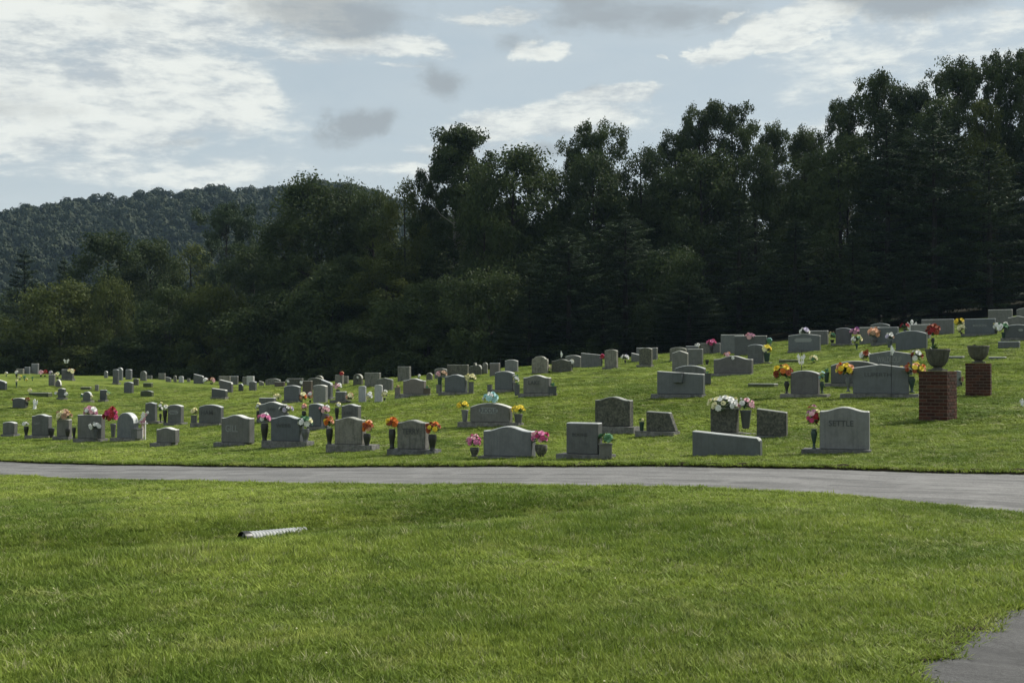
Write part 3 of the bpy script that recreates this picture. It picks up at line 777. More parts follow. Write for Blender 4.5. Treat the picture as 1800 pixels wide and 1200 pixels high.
# ------------------------------------------------------------------ gravestones
def outline(shape, w, h):
    """front outline, anticlockwise from bottom left, in x,z"""
    x = w / 2; top = []
    N = 12
    if shape == 'serp':
        for i in range(N + 1):
            t = -1 + 2 * i / N; top.append((t * x, h - .09 * w * (1 - (.5 + .5 * math.cos(math.pi * min(1, abs(t) / .86)))) ** 1.1))
    elif shape == 'seg':
        for i in range(N + 1):
            t = -1 + 2 * i / N; top.append((t * x, h - .10 * w * t * t))
    elif shape == 'arch':
        for i in range(N + 1):
            a = math.pi * (1 - i / N); top.append((x * math.cos(a), h - x * .95 + x * .95 * math.sin(a)))
    elif shape == 'half':
        for i in range(N + 1):
            a = math.pi * (1 - i / N); top.append((x * math.cos(a), h * .35 + h * .65 * math.sin(a)))
    elif shape == 'peak': top = [(-x, h * .88), (0, h), (x, h * .88)]
    elif shape == 'slope': top = [(-x, h), (x * .92, h * .80), (x, h * .68)]
    elif shape == 'slopel': top = [(-x, h), (x, h * .87)]
    elif shape == 'trap': top = [(-x, h), (x * .55, h * .95)]
    elif shape == 'shoulder':
        top = [(-x, h * .72), (-x * .98, h * .84), (-x * .72, h * .86)] + [(x * .72 * math.cos(math.pi * (1 - i / 8)), h * .86 + h * .14 * math.sin(math.pi * i / 8)) for i in range(1, 8)] + [(x * .72, h * .86), (x * .98, h * .84), (x, h * .72)]
    elif shape == 'cross':
        top = [(-x, h * .62), (-x * .7, h * .78), (-x * .25, h * .80), (-x * .22, h), (x * .05, h), (x * .1, h * .82), (x * .6, h * .86), (x * .9, h * .74), (x, h * .55)]
    else: top = [(-x, h), (x, h)]
    return [(x, 0)] + top[::-1] + [(-x, 0)]
def tablet_mesh(shape, w, h, t, mat, top):
    bm = bmesh.new(); ol = outline(shape, w, h)
    f = [bm.verts.new((px, -t / 2, pz)) for px, pz in ol]; b = [bm.verts.new((px, t / 2, pz)) for px, pz in ol]
    n = len(ol); bm.faces.new(f); bm.faces.new(b[::-1])
    for i in range(n):
        q = bm.faces.new((f[i], b[i], b[(i+1) % n], f[(i+1) % n]))
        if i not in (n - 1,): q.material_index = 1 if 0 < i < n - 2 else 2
    bmesh.ops.recalc_face_normals(bm, faces=bm.faces)
    es = [e for e in bm.edges if e.calc_face_angle(0) > .5]
    bmesh.ops.bevel(bm, geom=es, offset=min(.016, t * .1), segments=1, affect='EDGES')
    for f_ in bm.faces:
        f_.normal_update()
        if f_.normal.z > .35: f_.material_index = 1  # upward faces and bevels take the top colour with painted-in glare
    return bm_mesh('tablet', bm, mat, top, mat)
def rough_box(w, t, h, seed):
    r = random.Random(seed); bm = bmesh.new()
    nx_ = max(3, int(w / .12)); V_ = {}
    bmesh.ops.create_grid(bm, x_segments=nx_, y_segments=3, size=.5)
    r0 = bmesh.ops.extrude_face_region(bm, geom=bm.faces[:])
    up = [v for v in r0['geom'] if isinstance(v, bmesh.types.BMVert)]
    for v in bm.verts: v.co.z = 0
    for v in up: v.co.z = 1
    for v in bm.verts:
        v.co.x *= w; v.co.y *= t; v.co.z *= h
        edge = abs(abs(v.co.y) - t / 2) < .01 or abs(abs(v.co.x) - w / 2) < .01
        if edge: v.co.x += r.uniform(-.012, .012); v.co.y += r.uniform(-.014, .014); v.co.z += r.uniform(-.012, .004) if v.co.z > 0 else 0
    bmesh.ops.recalc_face_normals(bm, faces=bm.faces)
    return bm_mesh('base', bm, BASEM)
def text_mesh(txt, wd, ht, mat):
    c = bpy.data.curves.new('lettering', 'FONT'); c.body = txt; c.size = 1; c.extrude = .012; c.offset = .008
    c.align_x = 'CENTER'; c.align_y = 'CENTER'
    o = bpy.data.objects.new('lettering', c); me = bpy.data.meshes.new_from_object(o); bpy.data.objects.remove(o); bpy.data.curves.remove(c)
    co = np.empty(len(me.vertices) * 3, np.float32); me.vertices.foreach_get('co', co); co = co.reshape(-1, 3)
    lo, hi = co.min(0), co.max(0); co[:, 0] = (co[:, 0] - (lo[0] + hi[0]) / 2) * wd / (hi[0] - lo[0]); yy = (co[:, 1] - (lo[1] + hi[1]) / 2) * ht / (hi[1] - lo[1])
    zz = co[:, 2] * .12
    co = np.c_[co[:, 0], -zz, yy].astype(np.float32); me.vertices.foreach_set('co', co.ravel()); me.materials.clear(); me.materials.append(mat); me.update()
    return me
STONES = {}
def stone(key, x0, x1, yt, yb, shape, mat, base, label, text=None, yaw=None, t=.24, dy=0, cat='gravestone'):
    xc = (x0 + x1) / 2; P0 = hit(xc, yb)
    if P0 is None: P0 = at(xc, yb, float(wood_edge((xc - 900) / F * 100)) - 2)
    D = P0[1]; mpp = D / F; az = math.atan((xc - 900) / F)
    yw = R(yaw) if yaw is not None else R(23) + az * .55 + random.uniform(-.05, .05)
    phi = yw - az; H_ = (yb - yt) * mpp; W_ = (x1 - x0) * mpp
    tt = min(t, W_ * .45)
    wd = max(.12, (W_ - tt * abs(math.sin(phi))) / math.cos(phi))
    o = empty('gravestone', (P0[0] + math.sin(yw) * tt / 2, P0[1] + math.cos(yw) * tt / 2, P0[2]), -yw, label=label, cat=cat, group='gravestones on the lawn')
    bh = 0
    if base:
        bx0, bx1 = base[:2]; bh = (base[2] if len(base) > 2 else 9) * mpp if D < 34 else .11
        bh = min(bh, H_ * .35, .2)
        bw = ((bx1 - bx0) * mpp - (tt + .16) * abs(math.sin(phi))) / math.cos(phi)
        bw = max(bw, wd + .04)
        off = ((bx0 + bx1) / 2 - xc) * mpp / math.cos(phi)
        link('base', rough_box(bw, tt + .18, bh + .10, int(xc)), o, (off, 0, -.10), (0, 0, 0))
    top = LITTOPD if mat in ('old', 'moss', 'green', 'brown') else ROUGH
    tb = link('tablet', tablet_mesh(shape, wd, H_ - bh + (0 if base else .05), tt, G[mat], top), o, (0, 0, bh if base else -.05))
    STONES[key] = (o, D, mpp, phi, tt, xc)
    if text:
        for (tx, a, b, c_, d_, lm) in text:
            lx = ((a + b) / 2 - xc) * mpp / math.cos(phi); lz = (yb - (c_ + d_) / 2) * mpp
            if tx == '#':
                bm = bmesh.new(); add_box(bm, (0, 0, 0), ((b - a) * mpp / math.cos(phi), .006, (d_ - c_) * mpp))
                bmesh.ops.bevel(bm, geom=[e for e in bm.edges if abs(e.verts[0].co.y - e.verts[1].co.y) > .001], offset=(d_ - c_) * mpp * .3, segments=3, affect='EDGES')
                link('panel', bm_mesh('panel', bm, lm), o, (lx, -tt / 2 - .002, lz))
            else:
                link('lettering', text_mesh(tx, (b - a) * mpp / math.cos(phi), (d_ - c_) * mpp, lm), o, (lx, -tt / 2 - .007, lz))
    return o
S = stone
# front row, left to right
S('a1', 2, 27, 741, 768, 'seg', 'gray', (0, 30, 4), 'small grey stone with a rounded top at the far left end of the front row')
S('a2', 53, 87, 728, 771, 'serp', 'gray', (42, 92, 8), 'grey stone flanked by dark vases near the left end of the front row', [('GAY', 60, 70, 742, 746, LETL)])
S('a3', 97, 123, 737, 773, 'flat', 'gray', (90, 127, 9), 'narrow flat topped stone carrying the cream and yellow bouquet')
S('a4', 133, 180, 729, 777, 'flat', 'gray', (126, 184, 8), 'flat topped stone under the mauve and white flower wreath')
S('a6', 201, 238, 725, 776, 'arch', 'light', (190, 247, 9), 'tall half round arched stone between the red flowers and the white ribbon cross', yaw=26)
S('a11', 271, 311, 751, 785, 'serp', 'gray', (262, 306, 4), 'low stone standing alone in front of the row with its top falling to the right')
S('a12', 384, 442, 729, 784, 'serp', 'gray', (371, 441, 6), 'plain grey stone with a brightly lit right shoulder and dark side', [('GILL', 397, 418, 747, 759, LETL)], yaw=26)
S('a14', 472, 530, 730, 787, 'serp', 'blue', (456, 548, 12), 'wide stone between the pale pink and the cream white flower vases', [('WEBB', 485, 511, 745, 751, LETD)])
S('a15', 584, 640, 733, 794, 'serp', 'old', (569, 662, 13), 'streaked weathered stone flanked by orange flowers in dark vases')
S('a16', 694, 751, 738, 800, 'serp', 'old', (677, 772, 11), 'stained stone flanked by yellow and orange flowers, right of the streaked one', [('TERRY', 707, 737, 753, 763, LETD)])
S('a18', 845, 938, 749, 807, 'serp', 'light', (835, 958, 5), 'wide pale blank stone between two bunches of pink flowers')
S('a21', 991, 1055, 743, 808, 'flat', 'gray', (974, 1078, 10), 'square flat topped stone beside the green potted plant', [('BOONE', 1006, 1033, 761, 767, LETD)])
S('a26', 1215, 1337, 758, 803, 'slope', 'blue', 0, 'long low stone whose top slopes down to the right, close to the road', t=.22, yaw=22)
S('a27', 1441, 1527, 715, 798, 'serp', 'light', (1410, 1530, 8), 'tall pale stone reading SETTLE beside the rose red flowers', [('SETTLE', 1458, 1500, 739, 749, LETD)], yaw=20)
# second row
S('b8', 253, 274, 707, 745, 'serp', 'gray', (250, 284, 5), 'upright stone behind the white ribbon cross')
S('b9', 292, 320, 711, 748, 'seg', 'gray', (285, 326, 5), 'stone with a pale name panel and a dark vase at its left', [('#', 297, 313, 721, 728, PANEL), ('HALL', 299, 311, 722, 727, LETD)])
S('b10', 347, 390, 711, 749, 'seg', 'gray', (332, 392, 5), 'wide stone with cut letters behind and left of the brightly lit shoulder', [('HAM', 354, 374, 721, 729, LETD)])
S('b13', 452, 502, 706, 742, 'serp', 'blue', (448, 512, 5), 'rounded wide stone behind the stone with cream white flowers', [('JUDD', 470, 484, 717, 723, LETD)])
S('b14', 539, 567, 709, 756, 'seg', 'blue', (536, 578, 7), 'rounded stone with lilac white flowers in a violet vase at its right')
S('b15', 597, 632, 710, 745, 'serp', 'gray', (592, 638, 5), 'stone with a rounded top rising behind the streaked weathered one', [('LEE', 605, 618, 723, 728, LETD)])
S('b17', 823, 898, 708, 750, 'seg', 'gray', (801, 918, 8), 'wide stone with pale block letters below the turquoise flowers', [('#', 842, 875, 716, 727, PANEL), ('RIDDLE', 844, 873, 717.5, 725.5, G['dark'])])
S('b19', 1042, 1110, 697, 762, 'serp', 'moss', (1040, 1122, 13), 'dark lichen covered stone on a thick base behind the square one')
S('b20', 1133, 1190, 723, 767, 'trap', 'moss', (1114, 1192, 9), 'lichen stained wedge shaped stone with a slanting right side', t=.2, yaw=28)
S('b24', 1246, 1296, 717, 765, 'flat', 'moss', (1244, 1330, 5), 'dark square stone under the big white bouquet')
S('b25', 1329, 1383, 718, 770, 'slopel', 'moss', (1327, 1402, 4), 'dark stone with its top sloping right, right of the white bouquet', yaw=20)
# third row and up the slope, right
S('c28', 1500, 1596, 640, 699, 'peak', 'blue', (1478, 1612, 13), 'large family stone left of the near brick pillar, with two orange bouquets', [('LUPERTH', 1521, 1566, 655, 662, LETD)], yaw=22)
S('c23', 1461, 1547, 634, 680, 'seg', 'dark', (1450, 1547, 8), 'dark stone half hidden behind the large family stone', yaw=22)
S('c29', 1529, 1602, 616, 660, 'peak', 'blue', 0, 'dark blue stone with white lettering behind the large family stone', [('WALDROUP', 1543, 1584, 627, 637, LETL)], yaw=22)
S('c22', 1388, 1439, 651, 699, 'seg', 'mauve', (1370, 1457, 7), 'stone with a thin pole in front and red and yellow flowers at its left')
S('c18', 1153, 1237, 652, 699, 'slopel', 'blue', (1142, 1238, 5), 'wide blue grey stone with a square vase block set on its top')
S('c18b', 1185, 1239, 642, 677, 'seg', 'gray', 0, 'stone half hidden behind the one with the square vase block')
S('c17', 1253, 1322, 625, 661, 'serp', 'mauve', (1249, 1323, 7), 'wide dark stone with a peach flower lying on its top')
S('c30', 1313, 1342, 605, 641, 'seg', 'gray', (1312, 1356, 6), 'small stone with yellow flowers in a dark vase at its right')
S('c31', 1385, 1441, 586, 620, 'peak', 'blue', (1384, 1442, 4), 'stone with a pale oval inscription and white flowers on top', [('#', 1397, 1427, 594, 601, PANEL)])
S('c32', 1420, 1455, 581, 607, 'flat', 'gray', 0, 'stone peeping out behind the one with the pale oval inscription')
S('c33', 1266, 1307, 588, 621, 'flat', 'blue', 0, 'tall grey stone at the left behind the dark double stone')
S('c34', 1290, 1347, 590, 624, 'flat', 'dark', 0, 'dark double stone with pink flowers on its top')
S('c35', 1230, 1250, 603, 621, 'flat', 'old', 0, 'small worn stone left of the hot pink flowers')
S('c36', 1246, 1266, 603, 621, 'flat', 'mauve', 0, 'small stone right under the hot pink flowers')
S('c37', 1180, 1209, 616, 652, 'peak', 'gray', 0, 'peaked grey stone on the left of a close pair behind the square vase block')
S('c38', 1207, 1235, 613, 642, 'flat', 'gray', 0, 'flat topped grey stone on the right of a close pair behind the square vase block')
S('c39', 1176, 1206, 610, 634, 'seg', 'old', 0, 'worn rounded stone at the back of the close pair')
S('c40', 1204, 1228, 608, 630, 'flat', 'gray', 0, 'stone at the wood edge left of the white lilies')
S('c41', 1468, 1496, 576, 607, 'seg', 'mauve', (1460, 1500, 4), 'brownish grey stone left of the purple flowers')
S('c42', 1510, 1545, 575, 604, 'flat', 'gray', 0, 'grey stone between the purple and the peach flowers')
S('c43', 1534, 1578, 575, 606, 'flat', 'blue', (1530, 1580, 4), 'grey stone between the peach and the silvery flowers')
S('c44', 1530, 1563, 568, 590, 'seg', 'gray', 0, 'stone showing only its top behind the peach flowers')
S('c45', 1574, 1628, 581, 614, 'seg', 'blue', 0, 'blue grey stone left of the dark red flowers in a stand')
S('c46', 1600, 1634, 570, 596, 'flat', 'light', 0, 'pale stone behind the dark red flowers')
S('c47', 1620, 1675, 561, 588, 'flat', 'gray', 0, 'wide grey stone near the wood with a small white ornament on top')
S('c48', 1696, 1748, 560, 590, 'flat', 'blue', (1690, 1750, 3), 'blue grey stone between the yellow and the lily bouquets', [('MASON', 1711, 1733, 570, 574, LETL)])
S('c49', 1737, 1778, 544, 574, 'flat', 'gray', 0, 'tall stone standing highest on the slope near the right edge')
S('c50', 1772, 1806, 555, 582, 'peak', 'gray', 0, 'stone behind the curved dark stone at the right edge')
S('c51', 1787, 1818, 541, 570, 'seg', 'gray', 0, 'stone at the wood cut by the right edge')
S('c52', 1765, 1812, 570, 598, 'seg', 'dark', (1760, 1815, 5), 'dark stone with a curved top at the right edge', [('#', 1790, 1798, 578, 582, PANEL)])
S('c53', 1677, 1689, 651, 679, 'serp', 'light', 0, 'narrow pale stone seen between the two brick pillars')
# middle
S('d1', 917, 967, 659, 697, 'serp', 'gray', (908, 977, 4), 'stone with dark letters between two small square vases', [('LAKE', 929, 949, 669, 676, LETD)])
S('d2', 867, 903, 652, 690, 'seg', 'blue', (860, 907, 5), 'stone behind the thin dark pole')
S('d3', 779, 820, 658, 694, 'serp', 'blue', (768, 832, 6), 'blue grey stone between the pale pink and the pale yellow flowers')
S('d4', 706, 747, 665, 697, 'serp', 'pinkish', (692, 755, 5), 'pinkish grey stone with a square vase on each side')
S('d5', 697, 721, 644, 670, 'flat', 'old', 0, 'upright worn stone against the dark wood above the pinkish one')
S('d6', 660, 690, 664, 687, 'peak', 'old', 0, 'peaked worn stone left of the pinkish grey one')
S('d7', 639, 668, 655, 679, 'flat', 'old', 0, 'wide worn stone at the wood left of the peaked worn stone')
S('d8', 619, 637, 657, 677, 'arch', 'moss', 0, 'rounded dark stone left of the wide worn stone')
S('d9', 629, 643, 678, 707, 'seg', 'white', 0, 'left of the pair of small white marble stones', t=.1)
S('d10', 657, 672, 676, 707, 'seg', 'white', 0, 'right of the pair of small white marble stones', t=.1)
S('d11', 587, 608, 688, 708, 'flat', 'gray', (578, 613, 5), 'low stone with a pink and white bunch behind it')
S('d12', 587, 603, 659, 677, 'flat', 'old', 0, 'small worn stone with a red ornament on top')
S('d13', 602, 612, 661, 675, 'flat', 'old', 0, 'tiny worn stone right of the one with the red ornament')
S('d14', 548, 574, 676, 709, 'seg', 'light', 0, 'pale blue grey stone right of the pink and peach flowers')
S('d15', 562, 583, 667, 702, 'slope', 'gray', (560, 586, 4), 'taller grey stone close behind the pale blue grey one')
S('d16', 530, 548, 669, 694, 'flat', 'brown', 0, 'brown stone behind the peach flowers')
S('d17', 497, 527, 677, 708, 'seg', 'blue', (494, 530, 2), 'blue grey stone right of the cream ring of flowers')
S('d18', 539, 567, 664, 684, 'seg', 'moss', 0, 'low dark stone at the wood behind the brown stone')
S('d19', 552, 568, 660, 680, 'arch', 'moss', 0, 'small arched dark stone at the wood above the pale blue grey stone')
S('d20', 503, 532, 665, 680, 'flat', 'moss', 0, 'long low dark stone with white flowers at each end')
S('d21', 465, 492, 665, 677, 'seg', 'old', 0, 'low rounded pale stone at the wood left of the long low dark one')
S('d22', 481, 500, 671, 679, 'flat', 'brown', 0, 'very low brown stone in front of the low rounded pale one')
S('d23', 453, 483, 699, 712, 'flat', 'gray', 0, 'low dull stone just behind the rounded wide stone')
# left middle
S('e1', 384, 408, 667, 690, 'slope', 'mauve', 0, 'stone with sloping shoulders directly behind the dark slanted one')
S('e2', 370, 398, 682, 701, 'slope', 'dark', (368, 400, 3), 'dark slanted stone with a bright top edge')
S('e3', 383, 405, 661, 676, 'flat', 'old', 0, 'pale worn stone at the wood above the dark slanted one')
S('e4', 404, 418, 661, 676, 'flat', 'gray', 0, 'worn stone right next to the pale one above the dark slanted stone')
S('e5', 425, 435, 662, 676, 'flat', 'old', 0, 'small stone left of the white capped one')
S('e6', 432, 446, 661, 677, 'flat', 'white', 0, 'small stone with a white cap at the wood')
S('e7', 436, 450, 670, 687, 'seg', 'gray', 0, 'grey stone in front of the white capped one')
S('e8', 418, 427, 674, 687, 'arch', 'dark', 0, 'tiny dark rounded stone left below the white capped one')
S('e9', 454, 463, 669, 678, 'slope', 'old', 0, 'tiny broken stone right of the white capped one')
S('e10', 339, 357, 657, 674, 'slope', 'gray', 0, 'grey stone with white flowers at its right near the wood')
S('e11', 304, 310, 660, 671, 'arch', 'old', 0, 'tiny narrow stone left of the leaning white one')
S('e12', 313, 322, 661, 672, 'seg', 'white', 0, 'tiny leaning white stone at the wood')
S('e13', 328, 334, 665, 671, 'flat', 'old', 0, 'tiny stub of a stone right of the leaning white one')
S('e14', 277, 290, 656, 667, 'flat', 'old', 0, 'low wide worn stone at the wood left of the tiny narrow one')
S('e15', 290, 300, 662, 671, 'slope', 'old', 0, 'low stone with its end sunk, just right of the low wide worn one')
S('e16', 197, 208, 649, 675, 'seg', 'gray', (196, 211, 2), 'tall slender stone in front of another tall one')
S('e17', 205, 215, 646, 668, 'arch', 'light', 0, 'tall pale stone behind the slender one')
S('e18', 219, 231, 649, 667, 'seg', 'light', 0, 'pale upright stone with rounded corners near the wood')
S('e19', 245, 257, 652, 669, 'arch', 'old', 0, 'arched upright stone right of the pale one with rounded corners')
S('e20', 216, 233, 671, 691, 'seg', 'gray', 0, 'dark square stone alone in the grass left of the mossy slab')
S('e21', 233, 243, 665, 677, 'seg', 'moss', 0, 'small mossy stone right above the dark square one')
S('e22', 250, 267, 673, 680, 'flat', 'green', 0, 'upper of two moss green slabs')
S('e23', 245, 268, 686, 697, 'seg', 'green', 0, 'lower and larger of two moss green slabs')
S('e24', 182, 189, 652, 664, 'arch', 'light', 0, 'tiny pale stone alone against the wood')
S('e25', 258, 267, 660, 666, 'flat', 'old', 0, 'tiny low pale stone right of the arched upright one')
S('e26', 144, 160, 688, 707, 'arch', 'gray', (142, 163, 2), 'rounded stone with flowers on both sides left of the narrow dark one')
S('e27', 174, 187, 685, 706, 'flat', 'dark', (171, 189, 2), 'narrow dark stone with a green flower at its right')
S('e28', 166, 173, 676, 687, 'flat', 'old', 0, 'very small stone between two larger ones')
S('e29', 100, 114, 682, 702, 'serp', 'dark', (99, 116, 3), 'small dark stone with white flowers at both sides')
S('e30', 84, 96, 658, 678, 'flat', 'gray', 0, 'upright grey stone in front of the far left flowers')
S('e31', 96, 107, 667, 680, 'half', 'mauve', 0, 'small round topped stone beside the upright grey one')
S('e32', 107, 128, 649, 668, 'flat', 'mauve', (105, 130, 3), 'stone with a peach coloured spray on its top')
S('e33', 54, 67, 639, 657, 'flat', 'light', 0, 'tall pale stone with a bright top at the far left wood edge')
S('e34', 42, 52, 645, 657, 'flat', 'light', 0, 'smaller pale stone left of the tall bright topped one')
S('e35', 27, 41, 648, 657, 'flat', 'old', 0, 'long low stone left of the smaller pale one')
S('e36', -6, 10, 667, 685, 'slope', 'dark', 0, 'stone with a bright sloping top cut by the left edge')
S('e37', 20, 45, 699, 717, 'seg', 'dark', 0, 'dark wide stone with a bright curved top left of the white angel')
S('e38', 140, 159, 680, 685, 'flat', 'green', 0, 'flat dark marker in the grass left of the very small stone')
# centre back
S('f1', 933, 963, 626, 656, 'shoulder', 'old', 0, 'old shouldered stone with a rounded head against the wood')
S('f2', 968, 1005, 631, 654, 'serp', 'moss', 0, 'blotched low double stone right of the shouldered one')
S('f3', 992, 1021, 624, 646, 'seg', 'gray', 0, 'grey stone behind the blotched double one')
S('f4', 1020, 1058, 620, 646, 'slopel', 'gray', 0, 'wide grey stone with a tilted top left of the mottled tall one')
S('f5', 1061, 1085, 614, 649, 'seg', 'old', (1057, 1089, 5), 'tall mottled tablet on a stepped base')
S('f6', 1122, 1146, 611, 645, 'seg', 'moss', (1117, 1148, 4), 'tall dark mossy tablet in front of a grey one')
S('f7', 1117, 1155, 611, 635, 'flat', 'gray', 0, 'wide grey stone behind the dark mossy tablet')
S('f8', 1108, 1126, 620, 636, 'slope', 'gray', 0, 'low sloped stone left behind the dark mossy tablet')
S('f9', 886, 910, 632, 655, 'seg', 'light', (884, 912, 3), 'pale stone against the wood with a small dark vase')
S('f10', 859, 878, 638, 661, 'flat', 'pinkish', 0, 'pinkish stone left of the pale one against the wood')
S('f11', 847, 857, 637, 657, 'arch', 'old', 0, 'narrow arched worn stone left of the pinkish one')
S('f12', 822, 847, 638, 659, 'cross', 'moss', 0, 'ornate dark stone with a knob on its top')
S('f13', 784, 823, 641, 661, 'flat', 'moss', 0, 'long rough dark stone left of the ornate one')
S('f14', 762, 785, 647, 665, 'seg', 'old', 0, 'rounded worn stone behind the pale pink flowers')
S('f15', 748, 760, 655, 668, 'arch', 'moss', 0, 'small dark rounded stone left of the pale pink flowers')
# flat markers and footings
S('m1', 1311, 1364, 674, 681, 'flat', 'green', 0, 'flat mossy kerb stone in the grass left of the red and yellow flowers', t=.4)
S('m2', 1367, 1404, 632, 638, 'flat', 'green', 0, 'flat green marker in the grass left of the green and white ball of flowers', t=.4)
S('m3', 1661, 1693, 626, 630, 'flat', 'dark', 0, 'flat dark marker between the two urns', t=.4)
S('m4', 1737, 1767, 627, 631, 'flat', 'dark', 0, 'flat dark marker right of the far urn', t=.4)
S('m5', 1754, 1791, 600, 612, 'flat', 'gray', 0, 'low oblong block below the curved dark stone', t=.25)
S('m6', 48, 87, 690, 696, 'flat', 'green', 0, 'long low dark kerb with a white flower at each end', t=.4)

# ------------------------------------------------------------------ flowers
def bloom_mesh(col, kind):
    bm = bmesh.new(); r = random.Random(hash(kind) % 97 + 3)
    rings = ((.95, 7, .18, .0), (.68, 6, .42, .5), (.36, 5, .62, .2)) if kind == 0 else ((1.0, 8, .05, 0), (.6, 6, .3, .4))
    for rad, n, zz, ph in rings:
        for i in range(n):
            a = (i + ph) * 2 * math.pi / n + r.uniform(-.1, .1); wv = .42 * rad + .12
            c, s_ = math.cos(a), math.sin(a)
            p0 = bm.verts.new((0, 0, zz * .3)); p1 = bm.verts.new((c * rad * .6 - s_ * wv, s_ * rad * .6 + c * wv, zz + .02))
            p2 = bm.verts.new((c * rad, s_ * rad, zz + r.uniform(.1, .3) * (1.1 - rad))); p3 = bm.verts.new((c * rad * .6 + s_ * wv, s_ * rad * .6 - c * wv, zz + .02))
            bm.faces.new((p0, p3, p2, p1))
    bmesh.ops.create_icosphere(bm, subdivisions=1, radius=.25, matrix=Matrix.Translation((0, 0, .3)))
    return bm_mesh('bloom', bm, FM[col])
BM = {}
def bloom(col):
    k = (col, random.randrange(2))
    if k not in BM: BM[k] = bloom_mesh(*k)
    return BM[k]
def foliage_mesh(seed, mat):
    r = random.Random(seed); bm = bmesh.new()
    for i in range(46):
        a = r.uniform(0, 6.283); e = r.uniform(-.5, 1.4); L = r.uniform(.7, 1.12); wv = r.uniform(.07, .13)
        dv = Vector((math.cos(a) * math.cos(e), math.sin(a) * math.cos(e), math.sin(e))); sd = dv.cross(Vector((0, 0, 1))).normalized() * wv
        mid = dv * L * .62 + Vector((0, 0, .06))
        v = [bm.verts.new(q) for q in (Vector((0, 0, 0)), mid + sd, dv * L + Vector((0, 0, -.05)), mid - sd)]
        bm.faces.new(v)
    return bm_mesh('leaves', bm, mat)
FO = [foliage_mesh(i, STEM) for i in range(4)] + [foliage_mesh(i + 9, STEMB) for i in range(3)]
VP = {'urn': [(.34, 0), (.36, .05), (.27, .12), (.31, .30), (.44, .62), (.48, .86), (.42, .94), (.46, 1.0), (.38, .995)],
      'slim': [(.34, 0), (.30, .06), (.14, .12), (.20, .35), (.40, .75), (.36, .88), (.24, .93), (.42, 1.0), (.36, .995)],
      'cone': [(.26, 0), (.30, .1), (.36, .5), (.44, .9), (.47, 1.0), (.40, .995)],
      'bowl': [(.24, 0), (.22, .08), (.40, .3), (.50, .6), (.50, .9), (.46, 1.0), (.42, .99)]}
def vase_mesh(kind, w_, h_, mat):
    bm = bmesh.new()
    if kind == 'box':
        add_box(bm, (0, 0, h_ / 2), (w_, w_, h_)); bmesh.ops.bevel(bm, geom=bm.edges[:], offset=w_ * .06, segments=1, affect='EDGES')
        add_box(bm, (0, 0, h_ * .97), (w_ * 1.12, w_ * 1.12, h_ * .07))
    else: lathe(bm, [(r_ * w_, z_ * h_) for r_, z_ in VP[kind]], 14, flute=.03, nf=7)
    return bm_mesh('vase', bm, mat)
def Fl(xc, yc, w_, h_, cols, label, D=None, on=None, vase=None, n=None, leaf=1.0, front=0., cat='flowers', name='flower_bouquet', fan=False):
    """bouquet centred on pixel xc,yc (w_,h_ px).  vase=(kind, material, y bottom, width px, [x centre])"""
    if on is not None:
        so, D0, mpp, phi, tt, sx_ = STONES[on]; yw = -so.rotation_euler[2]
        # depth of the stone's mid plane at this column
        k = (xc - 900) / F; ox, oy = so.location[0], so.location[1]; ddx, ddy = math.cos(yw), -math.sin(yw)
        u = (k * oy - ox) / (ddx - k * ddy); D = oy + u * ddy - front
    elif D is None: D = hit(vase[4] if vase and len(vase) > 4 else xc, vase[2] if vase else yc + h_ / 2)[1]
    w_ *= 1.2; h_ *= 1.22
    if on is not None and not vase: yc += h_ * .16
    mpp = D / F; C = at(xc, yc, D); rx, rz = w_ * mpp / 2, h_ * mpp / 2
    zb = C[2] - rz
    if vase:
        vx = vase[4] if len(vase) > 4 else xc; B = at(vx, vase[2], D); zb = B[2]
    o = empty(name, (C[0], C[1], zb), random.uniform(-.4, .4) * 0, label=label, cat=cat, group='flowers on the graves')
    if vase:
        vt = at(vx, yc + h_ * .40, D)[2]; vh = max(.06, vt - zb); vw = vase[3] * mpp
        link('vase', vase_mesh(vase[0], vw, vh, vase[1]), o, (B[0] - C[0], 0, 0))
    n = n or max(4, min(22, int(round(w_ * h_ / 30)))); br = min(rx, rz) * (2.1 / math.sqrt(n)) * .62 if n > 3 else min(rx, rz) * .7
    br = max(br * 1.15, .024)
    link('leaves', random.choice(FO[:4] if leaf >= 1 else FO[4:]), o, (0, 0, C[2] - zb - rz * .15), (0, 0, random.random() * 6), (rx * .92 * min(leaf, 1.15), rx * .92 * min(leaf, 1.15), rz * .92))
    for i in range(n):
        # blooms sit on the upper and front half of the bunch
        t = (i + .5) / n; a = i * 2.39996 + random.uniform(-.3, .3); zz = 1 - 1.45 * t; q = math.sqrt(max(0, 1 - zz * zz))
        dv = Vector((q * math.cos(a), q * math.sin(a), zz + .12)); rr_ = random.uniform(.72, .92)
        c_ = cols[random.randrange(len(cols))]
        p = (dv.x * (rx - br * .6) * rr_ * 1.08, dv.y * (rx - br * .6) * rr_, C[2] - zb + dv.z * (rz - br * .5) * rr_)
        e = Vector((dv.x, dv.y - .25, dv.z + .25)).to_track_quat('Z', 'Y').to_euler()
        link('bloom', bloom(c_), o, p, e, (br * random.uniform(.85, 1.25),) * 3)
    return o
V = lambda k, m, yb, w_, *x: (k, m, yb, w_, *x)
GRV = G['gray']; LTV = G['light']
Fl(44, 745, 10, 8, ['cream', 'white'], 'pale flowers in the dark vase left of the second stone of the front row', on='a2', front=.05, vase=V('urn', BLACK, 766, 9, 46))
Fl(112, 727, 26, 22, ['cream', 'yellow', 'cream', 'tan'], 'cream and yellow bouquet on the narrow flat topped stone', on='a3', n=13)
Fl(159, 720, 23, 20, ['ltpink', 'mauve', 'white'], 'mauve and white wreath on the flat topped stone', on='a4', n=14)
